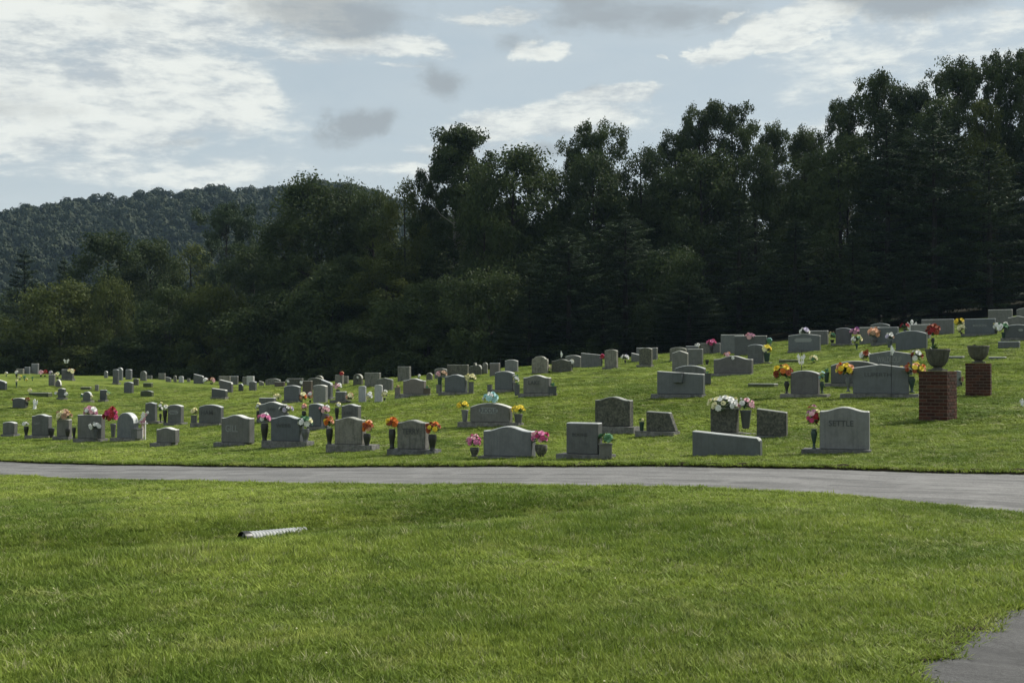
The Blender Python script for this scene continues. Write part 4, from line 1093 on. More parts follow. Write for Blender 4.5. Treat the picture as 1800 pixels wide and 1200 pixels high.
Fl(168, 749, 22, 13, ['white', 'white', 'cream'], 'white flowers in a small vase in front of the wreath stone', on='a4', front=.28, vase=V('cone', GRV, 772, 9), n=8)
Fl(195, 731, 24, 27, ['red', 'rust', 'red', 'hotpink'], 'red flowers on a grey pot left of the arched stone', on='a6', front=.1, vase=V('cone', GRV, 768, 11, 199), n=16)
Fl(282, 717, 9, 20, ['white', 'cream', 'green'], 'pale upright spray left of the stone with the name panel', D=STONES['b9'][1], vase=V('slim', BLACK, 742, 6), n=7)
Fl(291, 716, 11, 9, ['cream', 'white'], 'cream blossoms above the dark vase beside the name panel', on='b9', front=.05, vase=V('urn', BLACK, 744, 8, 290), n=5)
Fl(341, 724, 11, 12, ['cream', 'cream', 'green'], 'pale yellow tuft in the grey vase of the wide lettered stone', on='b10', front=.05, vase=V('box', GRV, 745, 9), n=5)
Fl(465, 735, 20, 17, ['ltpink', 'pink', 'white'], 'pale pink flowers in the left vase of the wide stone', on='a14', front=.1, vase=V('urn', BLACK, 776, 14, 465), n=9)
Fl(537, 743, 27, 22, ['cream', 'white', 'green'], 'cream white flowers in the right vase of the wide stone', on='a14', front=.1, vase=V('urn', GRV, 777, 15, 537), n=12)
Fl(504, 719, 25, 13, ['white', 'lilac', 'tan'], 'silver white sprays right of the rounded wide stone', on='b13', front=.1, vase=V('cone', GRV, 741, 9), n=8, leaf=.9)
Fl(454, 715, 8, 14, ['cream', 'white'], 'pale spray at the left side of the rounded wide stone', on='b13', front=.05, vase=V('urn', BLACK, 740, 7), n=5)
Fl(572, 720, 20, 14, ['white', 'lilac', 'ltpink'], 'lilac white flowers in the violet vase of the second row', on='b14', front=.1, vase=V('urn', G['mauve'], 750, 14), n=8)
Fl(534, 716, 9, 12, ['peach', 'ltpink'], 'peach flowers left of the stone with the violet vase', on='b14', front=.1, vase=V('urn', BLACK, 741, 8), n=5)
Fl(594, 712, 11, 9, ['white', 'cream'], 'white bloom above the dark vase behind the streaked stone', on='b15', front=.05, vase=V('urn', BLACK, 738, 8, 592), n=4)
Fl(578, 743, 17, 20, ['orange', 'yellow', 'peach', 'rust'], 'orange and yellow flowers left of the streaked weathered stone', on='a15', front=.1, vase=V('urn', BLACK, 782, 13, 579), n=10)
Fl(647, 751, 20, 22, ['orange', 'rust', 'peach', 'yellow'], 'orange and rust flowers right of the streaked weathered stone', on='a15', front=.15, vase=V('urn', BLACK, 786, 14, 645), n=13)
Fl(690, 744, 23, 20, ['yellow', 'orange', 'peach', 'rust'], 'yellow and orange flowers left of the stained stone', on='a16', front=.1, vase=V('urn', BLACK, 788, 13, 689), n=12)
Fl(762, 753, 27, 21, ['yellow', 'orange', 'cream', 'rust'], 'yellow and orange flowers right of the stained stone', on='a16', front=.15, vase=V('urn', BLACK, 792, 16, 760), n=13)
Fl(814, 713, 22, 14, ['yellow', 'yellow'], 'golden flowers in the left pale vase of the block lettered stone', on='b17', front=.05, vase=V('cone', LTV, 741, 14, 817), n=10)
Fl(911, 720, 26, 15, ['yellow', 'yellow'], 'golden flowers in the right pale vase of the block lettered stone', on='b17', front=.05, vase=V('cone', G['mauve'], 748, 17, 911), n=10)
Fl(863, 697, 25, 21, ['turq', 'white', 'turq'], 'turquoise and white flowers on top of the block lettered stone', on='b17', n=12)
Fl(833, 776, 26, 21, ['pink', 'pink', 'ltpink'], 'bright pink flowers left of the wide pale blank stone', on='a18', front=.05, vase=V('urn', G['moss'], 802, 18, 834), n=14)
Fl(949, 770, 30, 23, ['pink', 'pink', 'hotpink', 'ltpink'], 'bright pink flowers right of the wide pale blank stone', on='a18', front=.1, vase=V('bowl', G['moss'], 802, 22, 951), n=16)
Fl(1065, 771, 29, 17, ['green', 'green'], 'green potted plant in a square planter right of the square stone', on='a21', front=.1, vase=V('box', GRV, 806, 22, 1064), n=4, leaf=1.15, cat='potted plant', name='potted_plant')
Fl(1128, 738, 10, 6, ['green', 'cream'], 'small pale tuft in the green vase left of the wedge shaped stone', on='b20', front=.05, vase=V('cone', DGREEN, 760, 10), n=3)
Fl(1272, 706, 52, 33, ['white', 'white', 'cream'], 'big white bouquet on top of the dark square stone', on='b24', n=30)
Fl(1309, 711, 34, 20, ['ltpink', 'white', 'ltpink', 'mauve'], 'pink and white flowers in the grey pot between the two dark stones', on='b24', front=-.02, vase=V('cone', G['dark'], 753, 22, 1311), n=14)
Fl(1428, 735, 23, 38, ['mauve', 'hotpink', 'ltpink', 'cream', 'red'], 'rose red flowers in the slim green vase left of the tall pale stone', on='a27', front=.05, vase=V('slim', DGREEN, 790, 14, 1431), n=17)
Fl(1377, 656, 32, 28, ['red', 'orange', 'yellow', 'rust'], 'red, orange and yellow flowers in a dark vase left of the stone with the pole', on='c22', front=.05, vase=V('slim', BLACK, 692, 12, 1383), n=15)
Fl(1445, 662, 9, 17, ['green', 'white', 'turq'], 'silvery green sprig in the vase right of the stone with the pole', on='c22', front=.05, vase=V('slim', DGREEN, 691, 10), n=5)
Fl(1485, 651, 31, 25, ['yellow', 'orange', 'peach', 'yellow'], 'yellow and orange flowers at the left of the large family stone', on='c28', front=.08, vase=V('slim', G['blue'], 688, 12, 1491), n=14)
Fl(1606, 650, 42, 23, ['orange', 'peach', 'rust', 'yellow', 'orange'], 'orange and rust flowers at the right of the large family stone', on='c28', front=.05, vase=V('slim', DGREEN, 690, 15, 1603), n=17)
Fl(1521, 625, 17, 17, ['white', 'cream', 'rust'], 'white and dark flowers left of the dark blue stone with white lettering', on='c29', front=.05, vase=V('urn', BLACK, 652, 9), n=7)
Fl(1611, 627, 18, 22, ['white', 'cream', 'rust', 'white'], 'white flowers right of the dark blue stone with white lettering', on='c29', front=.05, vase=V('urn', BLACK, 654, 9), n=8)
Fl(1278, 622, 13, 8, ['peach', 'ltpink'], 'peach flower lying on the wide dark stone', on='c17', n=4)
Fl(1287, 628, 11, 6, ['green', 'white'], 'small white and green spray on the wide dark stone', on='c17', front=.12, n=3)
Fl(1348, 613, 17, 14, ['yellow', 'yellow', 'cream'], 'yellow flowers in the dark vase beside the small stone up the slope', on='c30', front=.05, vase=V('cone', DGREEN, 636, 13), n=9)
Fl(1319, 589, 18, 12, ['ltpink', 'ltpink', 'mauve'], 'pink flowers on top of the dark double stone', on='c34', n=8)
Fl(1352, 600, 10, 12, ['green', 'turq'], 'grey green sprig right of the dark double stone', on='c34', front=-.1, vase=V('cone', GRV, 617, 8), n=4)
Fl(1251, 603, 16, 12, ['hotpink', 'hotpink', 'pink'], 'hot pink flowers near the wood up the slope', on='c36', front=.1, vase=V('urn', BLACK, 619, 7), n=8)
Fl(1226, 609, 10, 10, ['white', 'cream'], 'white lilies left of the small worn stone near the wood', on='c35', front=.1, vase=V('slim', BLACK, 621, 5), n=5)
Fl(1414, 580, 17, 14, ['white', 'white', 'lilac'], 'white flowers on top of the stone with the oval inscription', on='c31', n=7)
Fl(1463, 590, 11, 14, ['tan', 'green', 'cream'], 'dull flowers in a dark vase left of the brownish grey stone', on='c41', front=.1, vase=V('urn', BLACK, 603, 8), n=6)
Fl(1503, 584, 18, 14, ['purple', 'mauve', 'purple'], 'purple flowers right of the brownish grey stone', on='c41', front=.1, vase=V('slim', BLACK, 606, 6), n=9)
Fl(1506, 597, 21, 13, ['white', 'cream', 'green'], 'white and green flowers just below the purple ones', vase=V('slim', DGREEN, 615, 6), n=9)
Fl(1537, 586, 21, 19, ['peach', 'tan', 'peach', 'ltpink'], 'peach flowers left of the silvery ones up the slope', on='c43', front=.15, vase=V('urn', G['mauve'], 604, 10), n=11)
Fl(1564, 592, 15, 13, ['white', 'lilac', 'tan'], 'silvery flowers in a bluish vase left of the blue grey stone', on='c45', front=.1, vase=V('cone', G['blue'], 611, 11), n=7)
Fl(1640, 582, 22, 24, ['red', 'red', 'hotpink', 'rust'], 'dark red flowers in a stand behind the near urn', on='c45', front=.15, vase=V('slim', BLACK, 610, 8), n=13)
Fl(1591, 573, 17, 9, ['red', 'peach', 'red'], 'red flowers near the wood left of the small white angel', on='c46', front=.1, vase=V('urn', BLACK, 590, 6), n=6)
Fl(1687, 566, 17, 13, ['yellow', 'cream', 'yellow'], 'pale yellow flowers near the wood left of the blue grey stone', on='c48', front=-.1, vase=V('urn', BLACK, 584, 7), n=7)
Fl(1690, 577, 15, 14, ['white', 'white', 'cream'], 'white flowers in front of the pale yellow ones', on='c48', front=.1, vase=V('slim', BLACK, 589, 6), n=7)
Fl(1751, 573, 10, 12, ['white', 'cream'], 'white flowers right of the blue grey stone near the wood', on='c48', front=.1, vase=V('urn', BLACK, 588, 6), n=5)
Fl(1764, 576, 20, 17, ['white', 'green', 'cream'], 'white lilies with long leaves left of the curved dark stone', on='c52', front=.1, vase=V('cone', DGREEN, 594, 8), n=7, leaf=1.15)
Fl(1431, 630, 13, 12, ['green', 'white', 'cream'], 'green and white ball of flowers standing alone in the grass', vase=V('cone', DGREEN, 638, 6), n=8)
Fl(1690, 667, 8, 9, ['green', 'tan'], 'withered sprig left of the far brick pillar', on='c53', front=.05, vase=V('slim', BLACK, 679, 5), n=3)
Fl(777, 657, 19, 11, ['ltpink', 'white', 'tan'], 'pale pink flowers left of the blue grey stone near the wood', on='d3', front=.05, vase=V('urn', DGREEN, 688, 8, 773), n=8)
Fl(828, 664, 19, 14, ['cream', 'white', 'cream'], 'pale yellow flowers right of the blue grey stone near the wood', on='d3', front=.05, vase=V('box', GRV, 689, 9), n=8)
Fl(907, 666, 11, 13, ['white', 'cream', 'green'], 'white blossoms between the pole stone and the dark lettered one', on='d2', front=.1, vase=V('box', GRV, 688, 9), n=6)
Fl(909, 674, 6, 4, ['green', 'green'], 'square grey vase left of the dark lettered stone', on='d1', front=.02, vase=V('box', GRV, 695, 9), n=3, cat='vase', name='grave_vase')
Fl(971, 676, 8, 6, ['green', 'green'], 'square grey vase right of the dark lettered stone', on='d1', front=.05, vase=V('box', G['dark'], 694, 14), n=3, cat='vase', name='grave_vase')
Fl(699, 679, 6, 4, ['tan', 'green'], 'square vase left of the pinkish grey stone', on='d4', front=.02, vase=V('box', G['pinkish'], 693, 9), n=3, cat='vase', name='grave_vase')
Fl(751, 680, 7, 4, ['tan', 'green'], 'square vase right of the pinkish grey stone', on='d4', front=.02, vase=V('box', G['brown'], 692, 11), n=3, cat='vase', name='grave_vase')
Fl(1243, 654, 8, 4, ['green', 'green'], 'dark square vase right of the stone behind the vase block', on='c18b', front=.02, vase=V('box', G['dark'], 675, 12), n=3, cat='vase', name='grave_vase')
Fl(1453, 651, 7, 6, ['green', 'white'], 'dark green vase left of the half hidden dark stone', on='c23', front=.05, vase=V('cone', DGREEN, 672, 11), n=3)
Fl(487, 698, 13, 13, ['cream', 'cream', 'yellow'], 'cream ring of flowers left of the blue grey stone', on='d17', front=.1, vase=V('slim', DGREEN, 708, 4), n=10)
Fl(532, 698, 14, 18, ['peach', 'orange', 'cream'], 'peach and orange flowers between two stones left of centre', on='d17', front=-.1, vase=V('cone', G['green'], 712, 7), n=9)
Fl(545, 696, 10, 15, ['ltpink', 'white', 'peach'], 'pink and white flowers left of the pale blue grey stone', on='d14', front=.1, vase=V('slim', BLACK, 709, 5), n=7)
Fl(594, 679, 17, 10, ['ltpink', 'white', 'ltpink'], 'pink and white bunch behind the low stone', on='d11', front=-.15, vase=V('urn', BLACK, 697, 7), n=8)
Fl(615, 698, 12, 14, ['peach', 'tan', 'cream'], 'faded peach flowers left of the first white marble stone', on='d11', front=.05, vase=V('urn', G['moss'], 708, 8), n=7)
Fl(649, 697, 12, 16, ['white', 'white', 'cream'], 'white arching flowers right of the left white marble stone', on='d9', front=.05, vase=V('slim', BLACK, 706, 5), n=8)
Fl(676, 693, 9, 12, ['white', 'cream'], 'white flowers right of the right white marble stone', on='d10', front=.05, vase=V('slim', BLACK, 704, 6), n=5)
Fl(600, 656, 9, 7, ['red', 'peach'], 'red flowers on the small worn stone near the wood', on='d12', n=4)
Fl(1099, 628, 13, 10, ['white', 'white', 'lilac'], 'white flowers in a dark vase between the two mossy tablets', vase=V('slim', BLACK, 639, 5), n=7)
Fl(1058, 628, 9, 11, ['red', 'hotpink', 'pink'], 'crimson flowers left of the tall mottled tablet', on='f4', front=.05, vase=V('slim', BLACK, 642, 4), n=5)
Fl(966, 647, 8, 10, ['cream', 'white'], 'cream flowers left of the blotched double stone', on='f2', front=.1, vase=V('urn', BLACK, 656, 4), n=4)
Fl(1005, 636, 8, 9, ['cream', 'white'], 'cream flowers right of the blotched double stone', on='f2', front=-.05, vase=V('urn', BLACK, 648, 5), n=4)
Fl(506, 669, 9, 8, ['white', 'white'], 'white flowers at the left end of the long low dark stone', on='d20', front=.05, n=4)
Fl(529, 671, 9, 7, ['white', 'ltpink'], 'white flowers at the right end of the long low dark stone', on='d20', front=.05, n=4)
Fl(361, 669, 9, 9, ['white', 'cream'], 'white flowers right of the grey stone near the wood', on='e10', front=.05, vase=V('urn', BLACK, 676, 5), n=5)
Fl(372, 668, 12, 9, ['rust', 'ltpink', 'tan'], 'reddish brown bunch near the wood left of the dark slanted stone', vase=V('urn', G['moss'], 675, 6), n=6)
Fl(99, 690, 6, 7, ['white', 'cream'], 'white flowers left of the small dark stone', on='e29', front=.05, n=4)
Fl(116, 692, 6, 7, ['white', 'cream'], 'white flowers right of the small dark stone', on='e29', front=.05, n=4)
Fl(144, 694, 5, 8, ['white', 'green'], 'pale flowers left of the rounded stone', on='e26', front=.05, n=3)
Fl(161, 697, 5, 9, ['green', 'cream'], 'greenish flowers right of the rounded stone', on='e26', front=.05, n=3)
Fl(190, 690, 6, 6, ['green', 'cream'], 'yellow green flower right of the narrow dark stone', on='e27', front=.05, n=3)
Fl(124, 651, 16, 9, ['peach', 'peach', 'cream'], 'peach spray on top of the stone at the left wood edge', on='e32', n=7)
Fl(72, 655, 9, 8, ['white', 'ltpink'], 'pale pink flowers left of the far red ones', vase=V('urn', BLACK, 662, 4), n=4)
Fl(79, 655, 9, 9, ['red', 'rust'], 'far red flowers at the left wood edge', vase=V('urn', BLACK, 662, 4), n=5)
Fl(89, 655, 8, 6, ['white', 'lilac'], 'white flowers right of the far red ones', vase=V('urn', BLACK, 662, 4), n=4)
Fl(101, 658, 9, 9, ['cream', 'green', 'tan'], 'dull cream flowers above the small round topped stone', vase=V('urn', BLACK, 666, 5), n=5)
Fl(11, 656, 5, 5, ['white', 'cream'], 'tiny pale flowers in the grass at the far left', vase=V('slim', DGREEN, 662, 3), n=3)
Fl(29, 654, 6, 5, ['white', 'tan'], 'small whitish flowers right of the tiny pale ones', vase=V('slim', BLACK, 664, 5), n=3)
Fl(35, 662, 7, 5, ['cream', 'yellow'], 'small yellowish flowers in the far left grass', vase=V('slim', DGREEN, 668, 4), n=3)
Fl(47, 667, 4, 5, ['cream', 'yellow'], 'single cream flower low in the far left grass', vase=V('slim', DGREEN, 671, 2), n=3)
Fl(43, 663, 4, 5, ['green', 'green'], 'green tuft left of the single cream flower', vase=V('slim', DGREEN, 669, 3), n=3, cat='potted plant', name='potted_plant')
Fl(57, 664, 4, 5, ['green', 'green'], 'green tuft right of the single cream flower', vase=V('slim', DGREEN, 669, 3), n=3, cat='potted plant', name='potted_plant')
Fl(29, 669, 5, 4, ['cream', 'cream'], 'pale flower on tall dark stems at the far left', vase=V('slim', DGREEN, 681, 4), n=3)
Fl(52, 685, 7, 6, ['cream', 'white'], 'white flower at the left end of the low dark kerb', on='m6', front=.05, n=4)
Fl(84, 692, 6, 5, ['cream', 'white'], 'white flower at the right end of the low dark kerb', on='m6', front=.05, n=3)
Fl(23, 701, 5, 5, ['rust', 'green'], 'dark flowers at the left of the wide dark stone', on='e37', front=.05, n=3, leaf=.9)
Fl(48, 703, 7, 7, ['rust', 'tan'], 'dark flowers at the right of the wide dark stone', on='e37', front=.05, vase=V('urn', BLACK, 713, 5), n=4, leaf=.9)
Fl(736, 661, 6, 5, ['white', 'cream'], 'tiny white flowers near the wood above the pinkish stone', vase=V('urn', BLACK, 667, 4), n=3)
Fl(629, 663, 5, 5, ['white', 'white'], 'tiny white flower beside the rounded dark stone at the wood', on='d8', front=.1, vase=V('slim', BLACK, 675, 4), n=3)

# vases standing without flowers
def vase(xc, yt, yb, w_, kind, mat, label, on, front=.05):
    so, D0, mpp, phi, tt, sx_ = STONES[on]; yw = -so.rotation_euler[2]
    k = (xc - 900) / F; u = (k * so.location[1] - so.location[0]) / (math.cos(yw) + k * math.sin(yw)); D = so.location[1] - u * math.sin(yw) - front
    B = at(xc, yb, D); h_ = (yb - yt) * D / F
    o = link('grave_vase', vase_mesh(kind, w_ * D / F, h_, mat), None, B, (0, 0, -yw))
    tag(o, label, 'vase', 'vases on the graves')
vase(91, 752, 769, 10, 'urn', BLACK, 'empty dark vase right of the second stone of the front row', 'a2')
vase(119, 753, 770, 9, 'urn', BLACK, 'empty dark vase at the right side of the narrow flat topped stone', 'a3', .15)
vase(130, 751, 770, 7, 'urn', BLACK, 'empty dark vase left of the wreath stone', 'a4')
vase(240, 753, 771, 14, 'box', GRV, 'square grey vase right of the arched stone', 'a6', .1)
vase(438, 752, 780, 8, 'urn', BLACK, 'dark vase hidden in the shade right of the brightly lit shoulder', 'a12', -.05)
vase(861, 676, 688, 7, 'box', GRV, 'square vase left of the stone behind the thin pole', 'd2')
vase(772, 676, 691, 8, 'box', GRV, 'square vase at the left end of the blue grey stone near the wood', 'd3', .12)
vase(906, 646, 656, 5, 'urn', BLACK, 'small dark vase at the pale stone against the wood', 'f9')
vase(1243, 632, 642, 7, 'urn', BLACK, 'round dark pot right of the close pair of stones', 'c38')
vase(1193, 655, 673, 15, 'box', G['blue'], 'square vase block on the wide blue grey stone', 'c18', .16)

# ------------------------------------------------------------------ ornaments
def pole(xc, yt, yb, label, top=None, on=None, cat='pole', name='garden_pole'):
    B = hit(xc, yb); D = B[1]; T_ = at(xc, yt, D)
    o = empty(name, B, 0, label=label, cat=cat)
    bm = bmesh.new(); tube(bm, [(0, 0, -.1), (.004, 0, (T_[2] - B[2]) / 2), (0, 0, T_[2] - B[2])], .011, .008, 6)
    link('rod', bm_mesh('rod', bm, POLE), o)
    if top:
        kind, y0, y1, w_ = top; mpp = D / F; zc = at(xc, (y0 + y1) / 2, D)[2] - B[2]; hh = (y1 - y0) * mpp; ww = w_ * mpp
        bm = bmesh.new()
        if kind == 'flag':      # small furled pennant: a folded cloth of real thickness
            for i in range(5):
                z0_ = zc + hh * (.5 - i / 5); w0 = ww * (.35, .7, 1, .8, .5)[i]
                add_box(bm, (w0 * .25, .01 * math.sin(i * 2), z0_ - hh * .1), (w0 * .8, .02, hh * .21), .3 * math.sin(i * 1.7))
        else:                   # butterfly / bird: two wings and a body
            for s_ in (-1, 1):
                for zz, sc_ in ((.18, 1), (-.2, .7)):
                    vs = [bm.verts.new((s_ * ww * a * sc_, .012 * b + .03 * a, zc + (zz + c_ * sc_) * hh)) for a, c_, b in ((.04, 0, 1), (.35, .35, 1), (.55, .12, 1), (.3, -.18, 1))]
                    q = bm.faces.new(vs); r_ = bmesh.ops.extrude_face_region(bm, geom=[q])
                    bmesh.ops.translate(bm, vec=(0, .012, 0), verts=[v for v in r_['geom'] if isinstance(v, bmesh.types.BMVert)])
            tube(bm, [(0, -.01, zc - hh * .4), (0, -.012, zc + hh * .35)], .012, .006, 6)
        bmesh.ops.recalc_face_normals(bm, faces=bm.faces)
        link('pennant' if kind == 'flag' else 'wings', bm_mesh('top', bm, WHITEP), o)
    return o
pole(1567, 612, 700, 'thin dark pole with a small white pennant in front of the large family stone', ('flag', 607, 624, 9), cat='flag pole', name='flag_pole')
pole(1409, 616, 697, 'thin pole with a white butterfly in front of the rounded stone', ('fly', 622, 644, 14))
pole(880, 626, 690, 'thin dark pole in front of the blue grey stone right of centre')
pole(986, 618, 656, 'short pole with a white tip behind the blotched double stone', ('flag', 617, 628, 5))
pole(116, 634, 668, 'pole with a white bird like ornament at the left wood edge', ('fly', 631, 640, 10))
def cross_stand():
    B = hit(253, 774); D = B[1] ; mpp = D / F
    o = empty('ribbon_cross', B, R(-20), label='white wooden cross hung with pink and white ribbon flowers', cat='cross')
    bm = bmesh.new(); h_ = 50 * mpp
    add_box(bm, (-.055, 0, h_ * .34), (.035, .035, h_ * .72)); add_box(bm, (.045, 0, h_ * .34), (.035, .035, h_ * .72)); add_box(bm, (0, -.02, h_ * .60), (.30, .02, .03))
    bmesh.ops.bevel(bm, geom=bm.edges[:], offset=.004, segments=1, affect='EDGES'); link('frame', bm_mesh('frame', bm, WHITEP), o)
    r = random.Random(4)
    for i in range(16):
        t = i / 15; px = -.17 + .34 * t if i % 2 else r.uniform(-.1, .16); pz = h_ * (.62 + .36 * (t if i % 2 else r.random()))
        link('bloom', bloom(r.choice(['white', 'ltpink', 'white', 'mauve'])), o, (px, -.05, pz), (R(70), r.uniform(-.5, .5), 0), (.055,) * 3)
    bm = bmesh.new()
    for s_ in (-1, 1): tube(bm, [(0, -.06, h_ * .62), (s_ * .05, -.08, h_ * .4), (s_ * .035, -.06, h_ * .14)], .014, .006, 5)
    link('ribbon', bm_mesh('ribbon', bm, FM['ltpink']), o)
cross_stand()
def angel(xc, yt, yb, label, lean=0):
    B = hit(xc, yb); D = B[1]; h_ = (yb - yt) * D / F
    o = empty('angel_figure', B, R(-20), label=label, cat='statue')
    bm = bmesh.new(); lathe(bm, [(.22 * h_, 0), (.24 * h_, .05 * h_), (.14 * h_, .09 * h_), (.17 * h_, .2 * h_), (.12 * h_, .5 * h_), (.13 * h_, .66 * h_), (.05 * h_, .76 * h_), (.085 * h_, .84 * h_), (.085 * h_, .93 * h_), (.02 * h_, h_)], 12)
    link('body', bm_mesh('body', bm, WHITEP), o)
    for s_ in (-1, 1):
        bm = bmesh.new(); vs = [bm.verts.new((s_ * h_ * a, .06 * h_, h_ * b)) for a, b in ((.06, .68), (.24, .9), (.30, .72), (.22, .45), (.08, .42))]
        q = bm.faces.new(vs); r_ = bmesh.ops.extrude_face_region(bm, geom=[q]); bmesh.ops.translate(bm, vec=(0, .03 * h_, 0), verts=[v for v in r_['geom'] if isinstance(v, bmesh.types.BMVert)])
        bmesh.ops.recalc_face_normals(bm, faces=bm.faces); link('wing', bm_mesh('wing', bm, WHITEP), o)
angel(61, 701, 719, 'small white angel figure right of the wide dark stone at the left')
angel(1603, 562, 592, 'small white angel figure near the wood right of the red flowers')
o = angel(1797, 700, 715, 'small white figure in the grass at the right edge')

# ------------------------------------------------------------------ brick pillars with urns
BRICK = [mat_simple('brick_red_%s' % k, c_, .85, .35, 30, .2) for k, c_ in (('dark', (.040, .015, .010)), ('mid', (.058, .020, .013)), ('light', (.082, .032, .021)), ('brown', (.044, .023, .017)))]
MORTAR = mat_simple('mortar', (.125, .10, .08), .95, .3, 40, .1)
CONC = mat_granite('old_concrete', (.12, .115, .098), .9, .4, .4, .6, (.045, .05, .035))
LP, BD, BH, JT = .184, .092, .0600, .017
brick_me = []
for m_ in BRICK:
    bm = bmesh.new(); add_box(bm, (0, 0, 0), (LP - JT * .7, BD - .004, BH)); bmesh.ops.bevel(bm, geom=bm.edges[:], offset=.004, segments=1, affect='EDGES')
    brick_me.append(bm_mesh('brick', bm, m_))
def pillar(xc, yt, yb, D_hint, yaw, label, ulabel, urn):
    B = hit(xc, yb); D = B[1]; mpp = D / F; Ht = (yb - yt) * mpp; s_ = 3 * LP + BD
    yw = R(yaw); o = empty('brick_pillar', (B[0] + math.sin(yw) * s_ / 2, B[1] + math.cos(yw) * s_ / 2, B[2] - .05), -yw, label=label, cat='pillar', group='brick pillars with urns')
    n = int(round((Ht + .05) / (BH + JT))); ch = (Ht + .05) / n
    bm = bmesh.new(); add_box(bm, (0, 0, (Ht + .05) / 2 - .004), (s_ - .022, s_ - .022, Ht + .042)); link('mortar_core', bm_mesh('mortar_core', bm, MORTAR), o)
    for c_ in range(n):
        fl = c_ % 2
        for side in range(4):
            for k in range(3):
                # pinwheel course: three stretchers per face, the fourth place is the next face's header end
                u = -s_ / 2 + LP * (k + .5) if not fl else s_ / 2 - LP * (k + .5)
                a = side * math.pi / 2; px, py = u, -s_ / 2 + BD / 2
                x_, y_ = px * math.cos(a) - py * math.sin(a), px * math.sin(a) + py * math.cos(a)
                j = random.uniform(-.002, .004)
                b = link('brick', random.choice(brick_me), o, (x_ + j * math.sin(a), y_ - j * math.cos(a), ch * (c_ + .5)), (0, 0, a + random.uniform(-.008, .008)), (1, 1, (ch - JT) / BH))
    ux, yft, ybt, rb, rf = urn
    U = at(ux, yt, D); zt = B[2] + Ht; m2 = mpp
    uo = empty('stone_urn', (o.location[0], o.location[1], zt - .001), -yw, label=ulabel, cat='urn', group='urns on the brick pillars')
    hb = (yft - ybt) * m2; hf = (yt - yft) * m2
    bm = bmesh.new(); add_box(bm, (0, 0, hf * .22), (rf * 1.75 * m2, rf * 1.75 * m2, hf * .44)); lathe(bm, [(rf * .8 * m2, hf * .4), (rf * .62 * m2, hf * .6), (rf * .45 * m2, hf * .8), (rf * .5 * m2, hf * 1.02)], 20); link('foot', bm_mesh('foot', bm, CONC), uo)
    R_ = rb * m2; bm = bmesh.new()
    pf = [(rf * .5 * m2, 0), (R_ * .62, hb * .12), (R_ * .82, hb * .34), (R_ * .93, hb * .6), (R_ * .96, hb * .8), (R_ * 1.0, hb * .86), (R_ * 1.03, hb * .92), (R_ * 1.0, hb), (R_ * .88, hb * .99), (R_ * .84, hb * .86)]
    lathe(bm, pf, 48, flute=.022, nf=12); link('bowl', bm_mesh('bowl', bm, CONC, smooth=True), uo, (0, 0, hf))
    bm = bmesh.new(); lathe(bm, [(R_ * .5, 0), (R_ * .86, .004)], 18); link('soil', bm_mesh('soil', bm, SOIL), uo, (0, 0, hf + hb * .88))
    link('plant', FO[1 if 'near' in ulabel else 5], uo, (-R_ * .35, 0, hf + hb * .88), (0, 0, 1), (R_ * .55, R_ * .55, R_ * (.75 if 'near' in ulabel else .35)))
    return o
pillar(1640, 652, 740, 27, 38, 'near red brick pillar with its right side showing', 'near stone urn with a straggly plant on the brick pillar', (1641, 645, 613, 21, 15))
pillar(1719, 638, 697, 35, 24, 'far red brick pillar to the right', 'far stone urn on the right hand brick pillar', (1721, 633, 607, 18, 13))

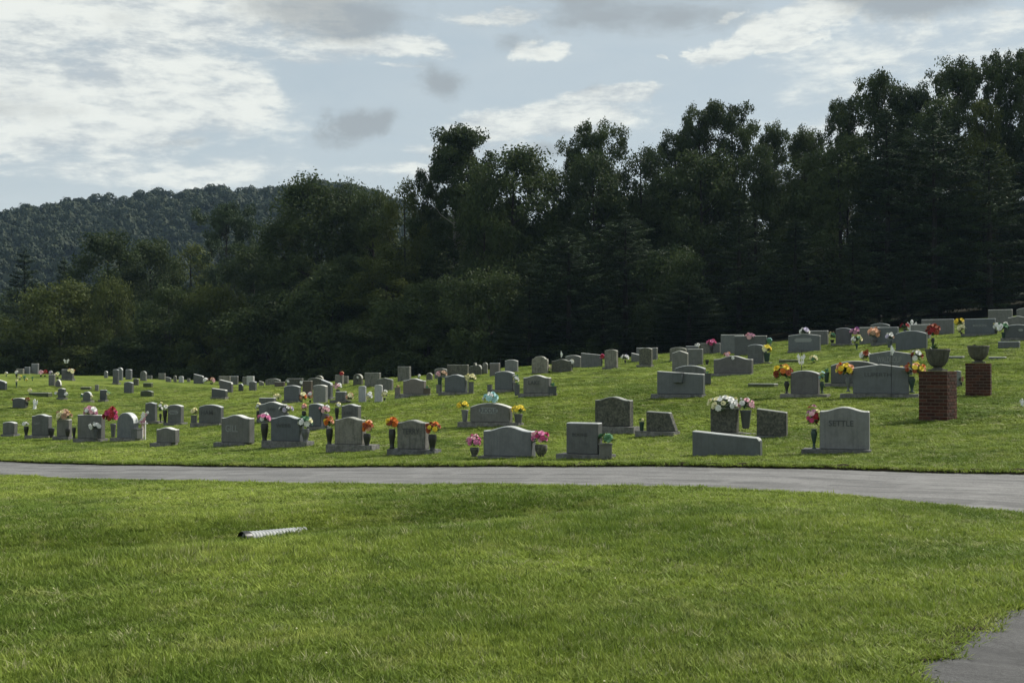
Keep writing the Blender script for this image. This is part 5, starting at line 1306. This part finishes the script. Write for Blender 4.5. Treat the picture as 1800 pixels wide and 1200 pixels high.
# ------------------------------------------------------------------ drain pipe
A1 = hit(432, 951); B1 = hit(538, 931)
A1[2] += .015; B1[2] -= .05
o = empty('drain_pipe', tuple(A1), 0, label='white corrugated drain pipe end lying in the grass', cat='pipe')
dv = Vector(B1 - A1); Lp = dv.length; q = dv.to_track_quat('Z', 'Y').to_euler()
bm = bmesh.new(); prof = []
nr_ = int(Lp / .042)
for i in range(nr_ * 4 + 1):
    t = i / (nr_ * 4); prof.append((     .084 + .007 * math.sin(i * math.pi / 2), t * Lp))
rings = []
for r_, z_ in prof: rings.append([bm.verts.new((r_ * math.cos(2 * math.pi * k / 18), r_ * math.sin(2 * math.pi * k / 18), z_)) for k in range(18)])
for a, b in zip(rings, rings[1:]):
    for k in range(18):
        f = bm.faces.new((a[k], a[(k+1) % 18], b[(k+1) % 18], b[k])); f.smooth = True
inner = [[bm.verts.new((.055 * math.cos(2 * math.pi * k / 18), .055 * math.sin(2 * math.pi * k / 18), z_)) for k in range(18)] for z_ in (0, .3)]
for a, b in ((inner[0], inner[1]), (rings[0], inner[0])):
    for k in range(18): bm.faces.new((a[(k+1) % 18], a[k], b[k], b[(k+1) % 18]))
bm.faces.new(inner[1])
link('pipe_wall', bm_mesh('pipe_wall', bm, mat_simple('weathered_white_plastic', (.40, .41, .40), .6, .5, 6)), o, (0, 0, 0), q)
bm = bmesh.new(); lathe(bm, [(.093, -.05), (.096, .0), (.093, .035)], 18)
bm.faces.ensure_lookup_table(); bmesh.ops.delete(bm, geom=[f for f in bm.faces if len(f.verts) > 4], context='FACES_ONLY')
link('rim', bm_mesh('rim', bm, BLACK), o, (0, 0, 0), q)

# ------------------------------------------------------------------ haze
bm = bmesh.new(); add_box(bm, (0, 0, 55), (7400, 7400, 190))
me = bm_mesh('haze', bm)
m = bpy.data.materials.new('haze'); m.use_nodes = True; m.node_tree.nodes.clear(); n = NT(m.node_tree)
pv = n.node('ShaderNodeVolumePrincipled'); pv.inputs['Color'].default_value = (.5, .74, 1, 1); pv.inputs['Density'].default_value = HAZE
pv.inputs['Anisotropy'].default_value = .2
n.l.new(pv.outputs[0], n.node('ShaderNodeOutputMaterial').inputs['Volume']); me.materials.append(m)
m.cycles.homogeneous_volume = True
tag(link('haze', me), 'faint bluish summer haze in the air', kind='stuff')
